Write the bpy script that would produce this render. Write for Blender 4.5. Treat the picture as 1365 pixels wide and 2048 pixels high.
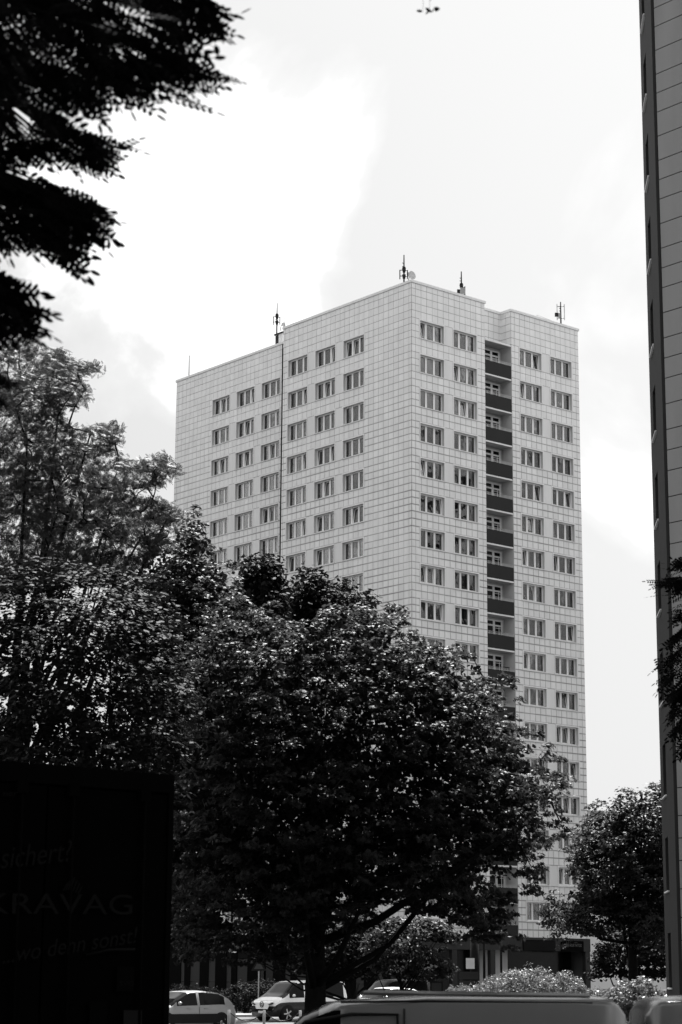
import bpy, math, random
import numpy as np
from mathutils import Matrix, Vector, Euler, noise

R = math.radians
rng = np.random.default_rng(7)
random.seed(7)
scn = bpy.context.scene
for o in list(bpy.data.objects):
    bpy.data.objects.remove(o)
C = scn.collection

# ------------------------------------------------------------------ camera
FPX, PITCH, ROLL, EYE = 4074.7, 0.2226, 0.0068, 2.3
cd = bpy.data.cameras.new('camera')
cd.sensor_fit = 'VERTICAL'
cd.sensor_height = 36.0
cd.sensor_width = 24.0
cd.lens = FPX / 2048 * 36.0
cd.clip_start = 0.3
cd.clip_end = 4000
cd.dof.use_dof = True
cd.dof.focus_distance = 120
cd.dof.aperture_fstop = 4.8
cam = bpy.data.objects.new('camera', cd)
C.objects.link(cam)
cam.matrix_world = (Matrix.Translation((0, 0, EYE)) @ Matrix.Rotation(math.pi / 2 + PITCH, 4, 'X')
                    @ Matrix.Rotation(ROLL, 4, 'Z'))
scn.camera = cam

# ------------------------------------------------------------------ light
SUN_AZ, SUN_EL = R(6), R(57)
w = bpy.data.worlds.new('World')
scn.world = w
w.use_nodes = True
nt = w.node_tree
nt.nodes.clear()
N = nt.nodes.new
out = N('ShaderNodeOutputWorld')
bg = N('ShaderNodeBackground')
bg.inputs['Strength'].default_value = 0.1
sky = N('ShaderNodeTexSky')
sky.sky_type = 'NISHITA'
sky.sun_disc = False
sky.sun_elevation = SUN_EL
sky.sun_rotation = SUN_AZ % (2 * math.pi)
sky.air_density = 1.0
sky.dust_density = 2.0
bw = N('ShaderNodeRGBToBW')
tc = N('ShaderNodeTexCoord')
mp = N('ShaderNodeMapping')
mp.inputs['Location'].default_value = (-1.63, -2.30, -0.73)
mp.inputs['Scale'].default_value = (1.0, 1.0, 1.0)
no = N('ShaderNodeTexNoise')
no.inputs['Scale'].default_value = 4.2
no.inputs['Detail'].default_value = 9
no.inputs['Roughness'].default_value = 0.52
no.inputs['Distortion'].default_value = 0.35
ramp = N('ShaderNodeValToRGB')
ramp.color_ramp.elements[0].position = 0.0
ramp.color_ramp.elements[0].color = (0, 0, 0, 1)
ramp.color_ramp.elements[1].position = 1.0
ramp.color_ramp.elements[1].color = (1, 1, 1, 1)
e = ramp.color_ramp.elements.new(0.47); e.color = (0.0, 0.0, 0.0, 1)
e = ramp.color_ramp.elements.new(0.505); e.color = (0.06, 0.06, 0.06, 1)
e = ramp.color_ramp.elements.new(0.60); e.color = (0.7, 0.7, 0.7, 1)
# slow brightening of the cloud sheet towards the sun
dot = N('ShaderNodeVectorMath'); dot.operation = 'DOT_PRODUCT'
dot.inputs[1].default_value = (.663, .383, .643)
glow = N('ShaderNodeMapRange')
glow.inputs['From Min'].default_value = 0.38
glow.inputs['From Max'].default_value = 1.0
glow.inputs['To Min'].default_value = 2.68
glow.inputs['To Max'].default_value = 4.1
cl = N('ShaderNodeMath'); cl.operation = 'MULTIPLY_ADD'
cl.inputs[1].default_value = 4.4
ad = N('ShaderNodeMath'); ad.operation = 'MULTIPLY_ADD'
ad.inputs[1].default_value = 0.04
L = nt.links.new
L(sky.outputs[0], bw.inputs[0])
L(tc.outputs['Generated'], mp.inputs[0]); L(mp.outputs[0], no.inputs['Vector'])
L(no.outputs['Fac'], ramp.inputs[0])
L(tc.outputs['Generated'], dot.inputs[0]); L(dot.outputs['Value'], glow.inputs['Value'])
L(ramp.outputs[0], cl.inputs[0]); L(glow.outputs[0], cl.inputs[2])
L(bw.outputs[0], ad.inputs[0]); L(cl.outputs[0], ad.inputs[2])
L(ad.outputs[0], bg.inputs['Color']); L(bg.outputs[0], out.inputs[0])

sd = bpy.data.lights.new('sun', 'SUN')
sd.energy = 5.0
sd.angle = R(0.6)
sd.color = (1, 1, 1)
sun = bpy.data.objects.new('sun', sd)
C.objects.link(sun)
sdir = Vector((math.sin(SUN_AZ) * math.cos(SUN_EL), math.cos(SUN_AZ) * math.cos(SUN_EL), math.sin(SUN_EL)))
sun.rotation_euler = sdir.to_track_quat('Z', 'Y').to_euler()
sun.location = (20, 60, 90)

vs = scn.view_settings
vs.view_transform = 'Standard'
vs.look = 'None'
vs.exposure = 1.4
vs.gamma = 1.0
vs.use_curve_mapping = False
scn.cycles.max_bounces = 6
scn.cycles.diffuse_bounces = 3
scn.cycles.glossy_bounces = 3
scn.cycles.transmission_bounces = 4
scn.cycles.transparent_max_bounces = 12

# ------------------------------------------------------------------ helpers
FWD = Vector((0, math.cos(PITCH), math.sin(PITCH)))
UPV = Vector((0, -math.sin(PITCH), math.cos(PITCH)))


def ray(px, py):
    dx, dy = px - 682.5, py - 1024
    a = dx * math.cos(ROLL) + dy * math.sin(ROLL)
    b = -dx * math.sin(ROLL) + dy * math.cos(ROLL)
    return Vector((1, 0, 0)) * (a / FPX) + UPV * (-b / FPX) + FWD


def at(px, py, Y):
    d = ray(px, py)
    return Vector((0, 0, EYE)) + d * (Y / d.y)


def hit(px, py, p0, n):
    d = ray(px, py)
    o = Vector((0, 0, EYE))
    return o + d * ((Vector(p0) - o).dot(n) / d.dot(n))


def tag(o, label=None, cat=None, group=None, kind=None):
    if label: o['label'] = label
    if cat: o['category'] = cat
    if group: o['group'] = group
    if kind: o['kind'] = kind
    return o


def empty(name, loc=(0, 0, 0), rz=0.0):
    o = bpy.data.objects.new(name, None)
    o.empty_display_size = 0.3
    C.objects.link(o)
    o.location = loc
    o.rotation_euler = (0, 0, rz)
    return o


def link(name, me, parent=None, mat=None, loc=None, rot=None):
    if mat is not None and not me.materials:
        me.materials.append(mat)
    o = bpy.data.objects.new(name, me)
    C.objects.link(o)
    if parent is not None: o.parent = parent
    if loc is not None: o.location = loc
    if rot is not None: o.rotation_euler = rot
    return o


class MB:
    """collects shapes and builds one mesh"""
    def __init__(s):
        s.v = []; s.f = []; s.sm = []

    def add(s, vs_, fs, smooth=False):
        n = len(s.v)
        s.v += [tuple(p) for p in vs_]
        s.f += [tuple(i + n for i in f) for f in fs]
        s.sm += [smooth] * len(fs)

    def box(s, a, b, bev=0.0):
        x0, y0, z0 = a; x1, y1, z1 = b
        s.add([(x0, y0, z0), (x1, y0, z0), (x1, y1, z0), (x0, y1, z0), (x0, y0, z1), (x1, y0, z1), (x1, y1, z1), (x0, y1, z1)],
              [(0, 3, 2, 1), (4, 5, 6, 7), (0, 1, 5, 4), (1, 2, 6, 5), (2, 3, 7, 6), (3, 0, 4, 7)])

    def tube(s, pts, rad, n=8, smooth=True, cap=True):
        pts = [Vector(p) for p in pts]
        if not isinstance(rad, (list, tuple)): rad = [rad] * len(pts)
        vs_ = []; fs = []
        for i, p in enumerate(pts):
            t = (pts[min(i + 1, len(pts) - 1)] - pts[max(i - 1, 0)]).normalized()
            a = t.cross(Vector((0, 0, 1)) if abs(t.z) < .9 else Vector((1, 0, 0))).normalized()
            b = t.cross(a)
            for k in range(n):
                q = 2 * math.pi * k / n
                vs_.append(p + (a * math.cos(q) + b * math.sin(q)) * rad[i])
        for i in range(len(pts) - 1):
            for k in range(n):
                fs.append((i * n + k, i * n + (k + 1) % n, (i + 1) * n + (k + 1) % n, (i + 1) * n + k))
        if cap:
            fs.append(tuple(range(n))[::-1]); fs.append(tuple((len(pts) - 1) * n + k for k in range(n)))
        s.add(vs_, fs, smooth)

    def prism(s, poly, y0, y1):
        """polygon in x,z extruded along y"""
        n = len(poly)
        vs_ = [(x, y0, z) for x, z in poly] + [(x, y1, z) for x, z in poly]
        fs = [tuple(range(n)), tuple(range(n, 2 * n))[::-1]] + [(i, i + n, (i + 1) % n + n, (i + 1) % n) for i in range(n)]
        s.add(vs_, fs)

    def mesh(s, name):
        me = bpy.data.meshes.new(name)
        me.from_pydata(s.v, [], s.f)
        me.polygons.foreach_set('use_smooth', s.sm)
        me.update()
        return me

    def build(s, name, mat, parent=None, loc=None, rot=None):
        return link(name, s.mesh(name), parent, mat, loc, rot)


def np_mesh(name, V, F, mat=None, uv=None, smooth=False):
    V = np.asarray(V, np.float32); F = np.asarray(F, np.int32)
    me = bpy.data.meshes.new(name)
    me.vertices.add(len(V)); me.vertices.foreach_set('co', V.ravel())
    k = F.shape[1]
    me.loops.add(F.size); me.loops.foreach_set('vertex_index', F.ravel())
    me.polygons.add(len(F))
    me.polygons.foreach_set('loop_start', np.arange(0, F.size, k, dtype=np.int32))
    me.polygons.foreach_set('use_smooth', np.full(len(F), smooth, bool))
    if uv is not None:
        l = me.uv_layers.new(name='UVMap')
        l.data.foreach_set('uv', np.asarray(uv, np.float32).ravel())
    me.update(calc_edges=True)
    if mat: me.materials.append(mat)
    return me


# ------------------------------------------------------------------ materials (the photograph is monochrome)
def mat(name, base, rough=.6, spec=.2, var=.12, scale=3.0, bump=0.0, bscale=20.0, metal=0.0, streak=False):
    m = bpy.data.materials.new(name)
    m.use_nodes = True
    t = m.node_tree; nd = t.nodes; lk = t.links.new
    p = nd['Principled BSDF']
    p.inputs['Roughness'].default_value = rough
    p.inputs['Specular IOR Level'].default_value = spec
    p.inputs['Metallic'].default_value = metal
    g = nd.new('ShaderNodeNewGeometry')
    n = nd.new('ShaderNodeTexNoise'); n.inputs['Scale'].default_value = scale; n.inputs['Detail'].default_value = 6
    if streak:
        q = nd.new('ShaderNodeMapping'); q.inputs['Scale'].default_value = (1, 1, .12)
        lk(g.outputs['Position'], q.inputs[0]); lk(q.outputs[0], n.inputs['Vector'])
    else:
        lk(g.outputs['Position'], n.inputs['Vector'])
    r = nd.new('ShaderNodeMapRange')
    r.inputs['From Min'].default_value = .25; r.inputs['From Max'].default_value = .75
    r.inputs['To Min'].default_value = base * (1 - var); r.inputs['To Max'].default_value = base * (1 + var)
    lk(n.outputs['Fac'], r.inputs['Value']); lk(r.outputs[0], p.inputs['Base Color'])
    if bump:
        n2 = nd.new('ShaderNodeTexNoise'); n2.inputs['Scale'].default_value = bscale; n2.inputs['Detail'].default_value = 4
        lk(g.outputs['Position'], n2.inputs['Vector'])
        b = nd.new('ShaderNodeBump'); b.inputs['Strength'].default_value = bump; b.inputs['Distance'].default_value = .02
        lk(n2.outputs['Fac'], b.inputs['Height']); lk(b.outputs[0], p.inputs['Normal'])
    return m


def tile_mat(name, base):
    """glazed facade tile: each one its own shade, grime gathered along its upper and lower edges"""
    m = bpy.data.materials.new(name); m.use_nodes = True
    t = m.node_tree; nd = t.nodes; lk = t.links.new
    p = nd['Principled BSDF']; p.inputs['Roughness'].default_value = .45; p.inputs['Specular IOR Level'].default_value = .4
    g = nd.new('ShaderNodeNewGeometry'); oi = nd.new('ShaderNodeObjectInfo')
    uv = nd.new('ShaderNodeUVMap'); sp = nd.new('ShaderNodeSeparateXYZ'); lk(uv.outputs[0], sp.inputs[0])

    def M(op, a, b=None, c=None):
        x = nd.new('ShaderNodeMath'); x.operation = op
        for i, q in enumerate((a, b, c)):
            if q is None: continue
            if isinstance(q, (int, float)): x.inputs[i].default_value = q
            else: lk(q, x.inputs[i])
        return x.outputs[0]
    rnd = M('FRACT', M('ADD', g.outputs['Random Per Island'], oi.outputs['Random']))
    shade = M('MULTIPLY_ADD', M('SUBTRACT', rnd, .5), .09, 1.0)
    # grime: strong at v->0 (bottom) and v->1 (top)
    v = sp.outputs['Y']; u = sp.outputs['X']
    ev = M('POWER', M('ABSOLUTE', M('MULTIPLY_ADD', v, 2.0, -1.0)), 8.0)
    eu = M('POWER', M('ABSOLUTE', M('MULTIPLY_ADD', u, 2.0, -1.0)), 9.0)
    n = nd.new('ShaderNodeTexNoise'); n.inputs['Scale'].default_value = .22; n.inputs['Detail'].default_value = 5
    lk(g.outputs['Position'], n.inputs['Vector'])
    amt = nd.new('ShaderNodeMapRange'); amt.inputs['From Min'].default_value = .35; amt.inputs['From Max'].default_value = .65
    amt.inputs['To Min'].default_value = .15; amt.inputs['To Max'].default_value = .68
    lk(n.outputs['Fac'], amt.inputs['Value'])
    # the parapet zone above the windows weathers less
    ps = nd.new('ShaderNodeSeparateXYZ'); lk(g.outputs['Position'], ps.inputs[0])
    hz = nd.new('ShaderNodeMapRange'); hz.inputs['From Min'].default_value = 50.5; hz.inputs['From Max'].default_value = 40
    hz.inputs['To Min'].default_value = .12; hz.inputs['To Max'].default_value = 1.0; lk(ps.outputs['Z'], hz.inputs['Value'])
    a2 = M('MULTIPLY', amt.outputs[0], hz.outputs[0])
    gr = M('SUBTRACT', 1.0, M('MULTIPLY', M('MAXIMUM', ev, M('MULTIPLY', eu, .45)), a2))
    n3 = nd.new('ShaderNodeTexNoise'); n3.inputs['Scale'].default_value = 1.4; n3.inputs['Detail'].default_value = 6
    mp3 = nd.new('ShaderNodeMapping'); mp3.inputs['Scale'].default_value = (1.4, 1.4, .35)
    lk(g.outputs['Position'], mp3.inputs[0]); lk(mp3.outputs[0], n3.inputs['Vector'])
    st = M('MULTIPLY_ADD', n3.outputs['Fac'], .30, .85)
    colr = M('MULTIPLY', M('MULTIPLY', M('MULTIPLY', shade, gr), st), base)
    lk(colr, p.inputs['Base Color'])
    return m


def glass_mat(name, tint=.03, refl=1.0, alpha=.62):
    m = bpy.data.materials.new(name); m.use_nodes = True
    t = m.node_tree; nd = t.nodes; lk = t.links.new
    nd.clear()
    o = nd.new('ShaderNodeOutputMaterial')
    tr = nd.new('ShaderNodeBsdfTransparent'); tr.inputs[0].default_value = (alpha, alpha, alpha, 1)
    gl = nd.new('ShaderNodeBsdfGlossy'); gl.inputs['Roughness'].default_value = .02
    gl.inputs['Color'].default_value = (refl, refl, refl, 1)
    lw = nd.new('ShaderNodeLayerWeight'); lw.inputs['Blend'].default_value = .28
    g = nd.new('ShaderNodeNewGeometry'); n = nd.new('ShaderNodeTexNoise'); n.inputs['Scale'].default_value = .9
    b = nd.new('ShaderNodeBump'); b.inputs['Strength'].default_value = .25; b.inputs['Distance'].default_value = .05
    lk(g.outputs['Position'], n.inputs['Vector']); lk(n.outputs['Fac'], b.inputs['Height']); lk(b.outputs[0], gl.inputs['Normal'])
    mx = nd.new('ShaderNodeMixShader')
    mr = nd.new('ShaderNodeMapRange'); mr.inputs['To Min'].default_value = .05; mr.inputs['To Max'].default_value = .9
    lk(lw.outputs['Fresnel'], mr.inputs['Value']); lk(mr.outputs[0], mx.inputs[0])
    lk(tr.outputs[0], mx.inputs[1]); lk(gl.outputs[0], mx.inputs[2]); lk(mx.outputs[0], o.inputs[0])
    return m


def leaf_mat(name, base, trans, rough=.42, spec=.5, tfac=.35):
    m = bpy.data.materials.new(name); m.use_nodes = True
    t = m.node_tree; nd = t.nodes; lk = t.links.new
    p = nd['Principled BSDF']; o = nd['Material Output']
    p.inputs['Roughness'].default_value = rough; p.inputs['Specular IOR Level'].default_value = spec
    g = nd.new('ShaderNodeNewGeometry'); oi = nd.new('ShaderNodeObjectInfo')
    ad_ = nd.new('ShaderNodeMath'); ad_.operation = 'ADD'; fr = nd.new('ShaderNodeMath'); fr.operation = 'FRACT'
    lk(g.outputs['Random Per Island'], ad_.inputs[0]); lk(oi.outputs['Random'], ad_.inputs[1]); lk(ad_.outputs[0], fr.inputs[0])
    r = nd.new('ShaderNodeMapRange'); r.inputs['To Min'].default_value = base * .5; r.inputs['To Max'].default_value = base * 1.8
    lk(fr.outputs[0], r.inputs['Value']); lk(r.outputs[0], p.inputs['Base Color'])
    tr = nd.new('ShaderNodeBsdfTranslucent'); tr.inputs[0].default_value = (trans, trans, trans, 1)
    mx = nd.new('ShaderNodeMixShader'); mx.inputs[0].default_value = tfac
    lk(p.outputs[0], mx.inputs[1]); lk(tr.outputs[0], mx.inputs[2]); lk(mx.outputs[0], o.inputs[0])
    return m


M = {
    'tile': tile_mat('glazed_tile', .76),
    'joint': mat('joint_mortar', .11, .9, var=.3, scale=.6),
    'trim': mat('white_trim', .78, .5, var=.10, scale=.8, streak=True),
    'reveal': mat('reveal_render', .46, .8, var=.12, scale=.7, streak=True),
    'coping': mat('metal_coping', .74, .4, var=.06),
    'pier': mat('pier_render', .72, .7, var=.08, scale=.8, streak=True),
    'pvc': mat('window_pvc', .80, .35, var=.05),
    'glass': glass_mat('window_glass'),
    'curtain_a': mat('curtain_grey', .15, .9, var=.12, scale=2.5),
    'curtain_b': mat('curtain_pale', .62, .9, var=.1, scale=2.5),
    'curtain_c': mat('curtain_dark', .06, .9, var=.15, scale=2.0),
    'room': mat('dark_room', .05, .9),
    'balcony': mat('balcony_panel', .016, .6, var=.12, scale=1.0, streak=True),
    'stucco': mat('loggia_stucco', .50, .85, var=.08, scale=.8),
    'rail': mat('galvanised_rail', .45, .4, metal=.3),
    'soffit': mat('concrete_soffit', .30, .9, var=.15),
    'black_metal': mat('black_metal', .012, .5),
    'grey_metal': mat('grey_metal', .25, .4, metal=.5),
    'dish': mat('dish_paint', .38, .4),
    'pale_radome': mat('pale_radome', .45, .5),
    'panel_wall': mat('concrete_panel', .25, .8, var=.10, scale=1.3, bump=.2, bscale=9, streak=True),
    'panel_joint': mat('panel_joint_dark', .02, .9),
    'dark_render': mat('dark_render', .024, .85, var=.10, scale=1.5, bump=.25, bscale=14),
    'sill': mat('sheet_metal_sill', .8, .35),
    'asphalt': mat('asphalt', .11, .85, var=.25, scale=.7, bump=.3, bscale=30),
    'paving': mat('pale_paving', .28, .8, var=.2, scale=1.0),
    'kerb': mat('kerb_stone', .30, .8),
    'soil': mat('soil_and_lawn', .025, .95, var=.4, scale=2),
    'bark': mat('bark', .007, .95, .05, var=.4, scale=6, bump=.6, bscale=25),
    'truck': mat('truck_lacquer', .001, .8, spec=.01, var=.15),
    'truck_frame': mat('truck_frame', .0018, .8, spec=.01),
    'print': mat('truck_print', .0055, .8, spec=.02),
    'paper': mat('notice_paper', .010, .8, spec=.02),
    'silver': mat('silver_lacquer', .26, .22, spec=.6, var=.03),
    'white_paint': mat('white_lacquer', .78, .2, spec=.6, var=.03),
    'van_paint': mat('van_lacquer', .10, .22, spec=.6, var=.04),
    'black_paint': mat('black_lacquer', .012, .2, spec=.6, var=.03),
    'car_glass': mat('tinted_car_glass', .003, .08, spec=.12, var=.0),
    'tyre': mat('tyre_rubber', .012, .9),
    'rim': mat('alloy_rim', .45, .3, metal=.6),
    'lamp': mat('lamp_glass', .7, .1, spec=.8),
    'plate': mat('number_plate', .6, .5),
    'shop_dark': mat('shop_window_dark', .004, .15, spec=.2),
    'sign_dark': mat('sign_board_dark', .010, .8, .05),
    'sign_black': mat('sign_board_black', .003, .8, .03),
    'sign_text': mat('sign_lettering', .12, .6),
    'sign_white': mat('sign_white', .7, .5),
    'pale_panel': mat('pale_cladding', .028, .6, var=.15, scale=.5),
    'leaf_maple': leaf_mat('maple_leaf', .008, .065, .45, .10, .34),
    'leaf_locust': leaf_mat('locust_leaflet', .018, .055, .5, .15, .35),
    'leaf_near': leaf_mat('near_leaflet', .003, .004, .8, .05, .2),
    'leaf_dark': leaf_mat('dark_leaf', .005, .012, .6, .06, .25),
    'leaf_right': leaf_mat('plane_leaf', .010, .060, .45, .11, .34),
    'leaf_bush': leaf_mat('bush_leaf', .13, .18, .4, .3, .35),
    'leaf_cover': leaf_mat('shade_canopy_leaf', .006, .004, .8, .1, .1),
}

# ------------------------------------------------------------------ ground
def sheet(name, pts, z, m, kind='structure', label=None):
    mb = MB(); mb.add([(x, y, z) for x, y in pts], [tuple(range(len(pts)))])
    o = mb.build(name, m)
    tag(o, label, None, None, kind)
    return o


sheet('ground', [(-2500, -2500), (2500, -2500), (2500, 2500), (-2500, 2500)], 0.0, M['soil'], label='dark soil and lawn around the streets')

AL = 0.8702
DR = Vector((math.sin(AL), math.cos(AL), 0)); DL = Vector((-math.cos(AL), math.sin(AL), 0))
PHI = math.pi / 2 - AL


def band(name, centre, half_w, d, la, lb, z, m, label):
    n = Vector((-d.y, d.x, 0)); c = Vector(centre)
    p = [c - d * la - n * half_w, c + d * lb - n * half_w, c + d * lb + n * half_w, c - d * la + n * half_w]
    return sheet(name, [(q.x, q.y) for q in p], z, m, label=label)


band('road', (2.6, 102, 0), 11.5, DR, 200, 200, .004, M['asphalt'], 'asphalt street with parked cars below the tower')
band('car_park', (0, 22, 0), 9.0, Vector((1, 0, 0)), 60, 60, .004, M['asphalt'], 'asphalt strip under the grey vans')
band('pavement', (-6, 113, 0), 2.2, DR, 200, 200, .12, M['paving'], 'pale paved footpath beyond the parked cars')
mb = MB()
n_ = Vector((-DR.y, DR.x, 0))
for i in range(-40, 41):
    c = Vector((-6, 113, 0)) - n_ * 2.28 + DR * (i * 1.0)
    a = c - DR * .49; b = c + DR * .49
    q = [a - n_ * .07, b - n_ * .07, b + n_ * .07, a + n_ * .07]
    mb.add([(p.x, p.y, 0) for p in q] + [(p.x, p.y, .13) for p in q], [(4, 5, 6, 7), (0, 1, 5, 4), (1, 2, 6, 5), (2, 3, 7, 6), (3, 0, 4, 7)])
tag(mb.build('kerb', M['kerb']), 'stone kerb along the far side of the street', None, None, 'structure')
# painted line
sheet('lane_marking', [(p.x, p.y) for p in (Vector((0, 104.9, 0)) - DR * 60, Vector((0, 104.9, 0)) + DR * 60, Vector((0, 105.05, 0)) + DR * 60, Vector((0, 105.05, 0)) - DR * 60)], .008, M['sign_white'], label='white line painted along the street')

# ------------------------------------------------------------------ the tower
HT = 53.4262 + EYE
tower = empty('tower_block', (5.4379, 152.81, 0), PHI)
tag(tower, 'tall pale tiled tower block with a column of dark balconies', 'tower block')
W8 = 8.0; GAP = 11.0078; RD = 1.2; UE = GAP + 8.0
V1 = 16.13; VS = 19.36; V2 = 35.13; SB = 2.53
ZT = [HT - 3.06 - 2.8 * n for n in range(17)]      # tops of the window bands
GF = ZT[16] - 1.62 - 1.18                           # top of the ground floor
rows = [HT - .2, HT - .66, HT - 1.26, HT - 1.86, HT - 2.46, HT - 3.06]
row_is_win = [False] * 5
for n in range(17):
    for d, wn in ((.54, True), (1.08, True), (1.62, True), (2.21, False), (2.80, False)):
        rows.append(HT - 3.06 - 2.8 * n - d); row_is_win.append(wn)
# rows[i]..rows[i+1], row_is_win[i]
row_fl = [None] * 5 + [n for n in range(17) for _ in range(5)]
WR = [(.80, 3.54), (4.40, 7.14)]
WR2 = [(8 - b, 8 - a) for a, b in WR][::-1]
WL = [(5.58, 8.32), (9.18, 11.92), (12.78, 15.52)]
WL2 = [(V2 - b, V2 - a) for a, b in WL][::-1]


class Face:
    def __init__(s, t0, t1, off, axis, wins, first=.4, start=None):
        s.t0, s.t1, s.off, s.axis, s.wins, s.first = t0, t1, off, axis, wins, first

    def P(s, t, d, z):     # d outwards
        return (t, s.off - d, z) if s.axis == 'R' else (s.off - d, t, z)


faces = [
    Face(0, W8, 0, 'R', WR),
    Face(GAP, UE, 0, 'R', [(GAP + a, GAP + b) for a, b in WR2]),
    Face(0, V1, 0, 'L', WL, .3),
    Face(VS + .12, V2, SB, 'L', WL2, .25),
]
TG = .012
tiles_V, tiles_F, tiles_UV = [], [], []
single_tiles = []


def tile_geo(P, t0, t1, z0, z1):
    a, b, c, d = t0 + TG, t1 - TG, z0 + TG, z1 - TG
    i = .004; D = .02
    vs_ = [P(a, -.01, c), P(b, -.01, c), P(b, -.01, d), P(a, -.01, d), P(a + i, D, c + i), P(b - i, D, c + i), P(b - i, D, d - i), P(a + i, D, d - i)]
    fs = [(4, 5, 6, 7), (0, 1, 5, 4), (1, 2, 6, 5), (2, 3, 7, 6), (3, 0, 4, 7)]
    uv = [(0, 0), (1, 0), (1, 1), (0, 1)] + [(0, 0), (1, 0), (1, 0), (0, 0)] + [(1, 0), (1, 1), (1, 1), (1, 0)] + [(1, 1), (0, 1), (0, 1), (1, 1)] + [(0, 1), (0, 0), (0, 0), (0, 1)]
    return vs_, fs, uv


def add_tile(P, t0, t1, z0, z1):
    vs_, fs, uv = tile_geo(P, t0, t1, z0, z1)
    n = len(tiles_V)
    tiles_V.extend(vs_); tiles_F.extend([tuple(i + n for i in f) for f in fs]); tiles_UV.extend(uv)


def columns(t0, t1, first):
    c = [t0]; x = t0 + first
    while x < t1 - .12:
        c.append(x); x += .6
    c.append(t1)
    return c


def cut(c0, c1, blocks):
    segs = [(c0, c1)]
    for a, b in blocks:
        new = []
        for p, q in segs:
            if b <= p or a >= q: new.append((p, q)); continue
            if p < a: new.append((p, a))
            if b < q: new.append((b, q))
        segs = new
    return [s for s in segs if s[1] - s[0] > .1]


tile_cache = {}
for fi, F in enumerate(faces):
    cols = columns(F.t0, F.t1, F.first)
    blocks = [(min(a for a, b in F.wins), max(b for a, b in F.wins))]
    for r in range(len(rows) - 1):
        z1, z0 = rows[r], rows[r + 1]
        for k in range(len(cols) - 1):
            for a, b in (cut(cols[k], cols[k + 1], blocks) if row_is_win[r] else [(cols[k], cols[k + 1])]):
                if fi == 0 and len(single_tiles) < 300:
                    single_tiles.append((a, b, z0, z1))
                else:
                    add_tile(F.P, a, b, z0, z1)
# recess back wall above the top balcony, and the tiled side wall of the right wing
Pb = lambda t, d, z: (t, RD - d, z)
Ps = lambda t, d, z: (GAP - d, t, z)
for r in range(5):
    cc = columns(W8, GAP, .4)
    for k in range(len(cc) - 1): add_tile(Pb, cc[k], cc[k + 1], rows[r + 1], rows[r])
    for a, b in ((0, .6), (.6, RD)): add_tile(Ps, a, b, rows[r + 1], rows[r])
link('facade_tiles', np_mesh('facade_tiles', tiles_V, tiles_F, M['tile'], tiles_UV), tower)['kind'] = 'stuff'
for (a, b, z0, z1) in single_tiles:
    key = (round(b - a, 3), round(z1 - z0, 3))
    if key not in tile_cache:
        vs_, fs, uv = tile_geo(lambda t, d, z: (t, -d, z), 0, b - a, 0, z1 - z0)
        tile_cache[key] = np_mesh('tile', vs_, fs, M['tile'], uv)
    link('tile', tile_cache[key], tower, loc=(a, 0, z0))

# wall behind the tiles, with openings for the windows
wall = MB()


def wall_face(F):
    ts = sorted({F.t0, F.t1} | {x for ab in F.wins for x in (ab[0] + .04, ab[1] - .04)})
    zs = sorted({HT - .05, GF} | {z for zt in ZT for z in (zt - .04, zt - 1.58)})
    for i in range(len(ts) - 1):
        for j in range(len(zs) - 1):
            tm, zm = (ts[i] + ts[i + 1]) / 2, (zs[j] + zs[j + 1]) / 2
            if any(a < tm < b for a, b in F.wins) and any(zt - 1.6 < zm < zt for zt in ZT): continue
            wall.add([F.P(ts[i], 0, zs[j]), F.P(ts[i + 1], 0, zs[j]), F.P(ts[i + 1], 0, zs[j + 1]), F.P(ts[i], 0, zs[j + 1])], [(0, 1, 2, 3)])


for F in faces: wall_face(F)
q = lambda a, b, z0, z1: wall.add([(a[0], a[1], z0), (b[0], b[1], z0), (b[0], b[1], z1), (a[0], a[1], z1)], [(0, 1, 2, 3)])
q((W8, RD), (GAP, RD), ZT[0] - .1, HT - .05)
q((UE, 0), (UE, 22), 0, HT); q((UE, 22), (SB, V2), 0, HT)
q((0, V1), (SB + .2, V1), 0, HT); q((SB + .2, V1 - .3), (SB + .2, VS + .13), 0, HT - .05)
wall.build('wall', M['joint'], tower)
# rooms behind the windows: one dark core
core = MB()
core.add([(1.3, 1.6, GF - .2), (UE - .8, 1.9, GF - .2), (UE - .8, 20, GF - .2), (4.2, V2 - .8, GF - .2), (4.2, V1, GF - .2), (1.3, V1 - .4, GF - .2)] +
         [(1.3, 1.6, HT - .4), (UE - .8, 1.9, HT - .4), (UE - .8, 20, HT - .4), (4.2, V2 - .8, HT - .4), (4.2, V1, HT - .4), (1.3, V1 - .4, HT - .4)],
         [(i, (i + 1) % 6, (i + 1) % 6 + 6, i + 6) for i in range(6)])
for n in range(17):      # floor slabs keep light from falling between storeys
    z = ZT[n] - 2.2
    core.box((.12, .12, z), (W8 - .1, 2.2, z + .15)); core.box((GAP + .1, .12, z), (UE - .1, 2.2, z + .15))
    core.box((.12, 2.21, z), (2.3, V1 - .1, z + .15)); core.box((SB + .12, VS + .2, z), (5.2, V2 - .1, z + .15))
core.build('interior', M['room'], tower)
rf = MB()
rf.add([(.05, .05, HT - .5), (W8, .05, HT - .5), (W8, RD, HT - .5), (GAP, RD, HT - .5), (GAP, .05, HT - .5), (UE, .05, HT - .5), (UE, 22, HT - .5), (SB, V2 - .1, HT - .5), (SB + .1, V1, HT - .5), (.05, V1, HT - .5)], [tuple(range(10))])
rf.build('roof', M['soffit'], tower)
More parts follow.
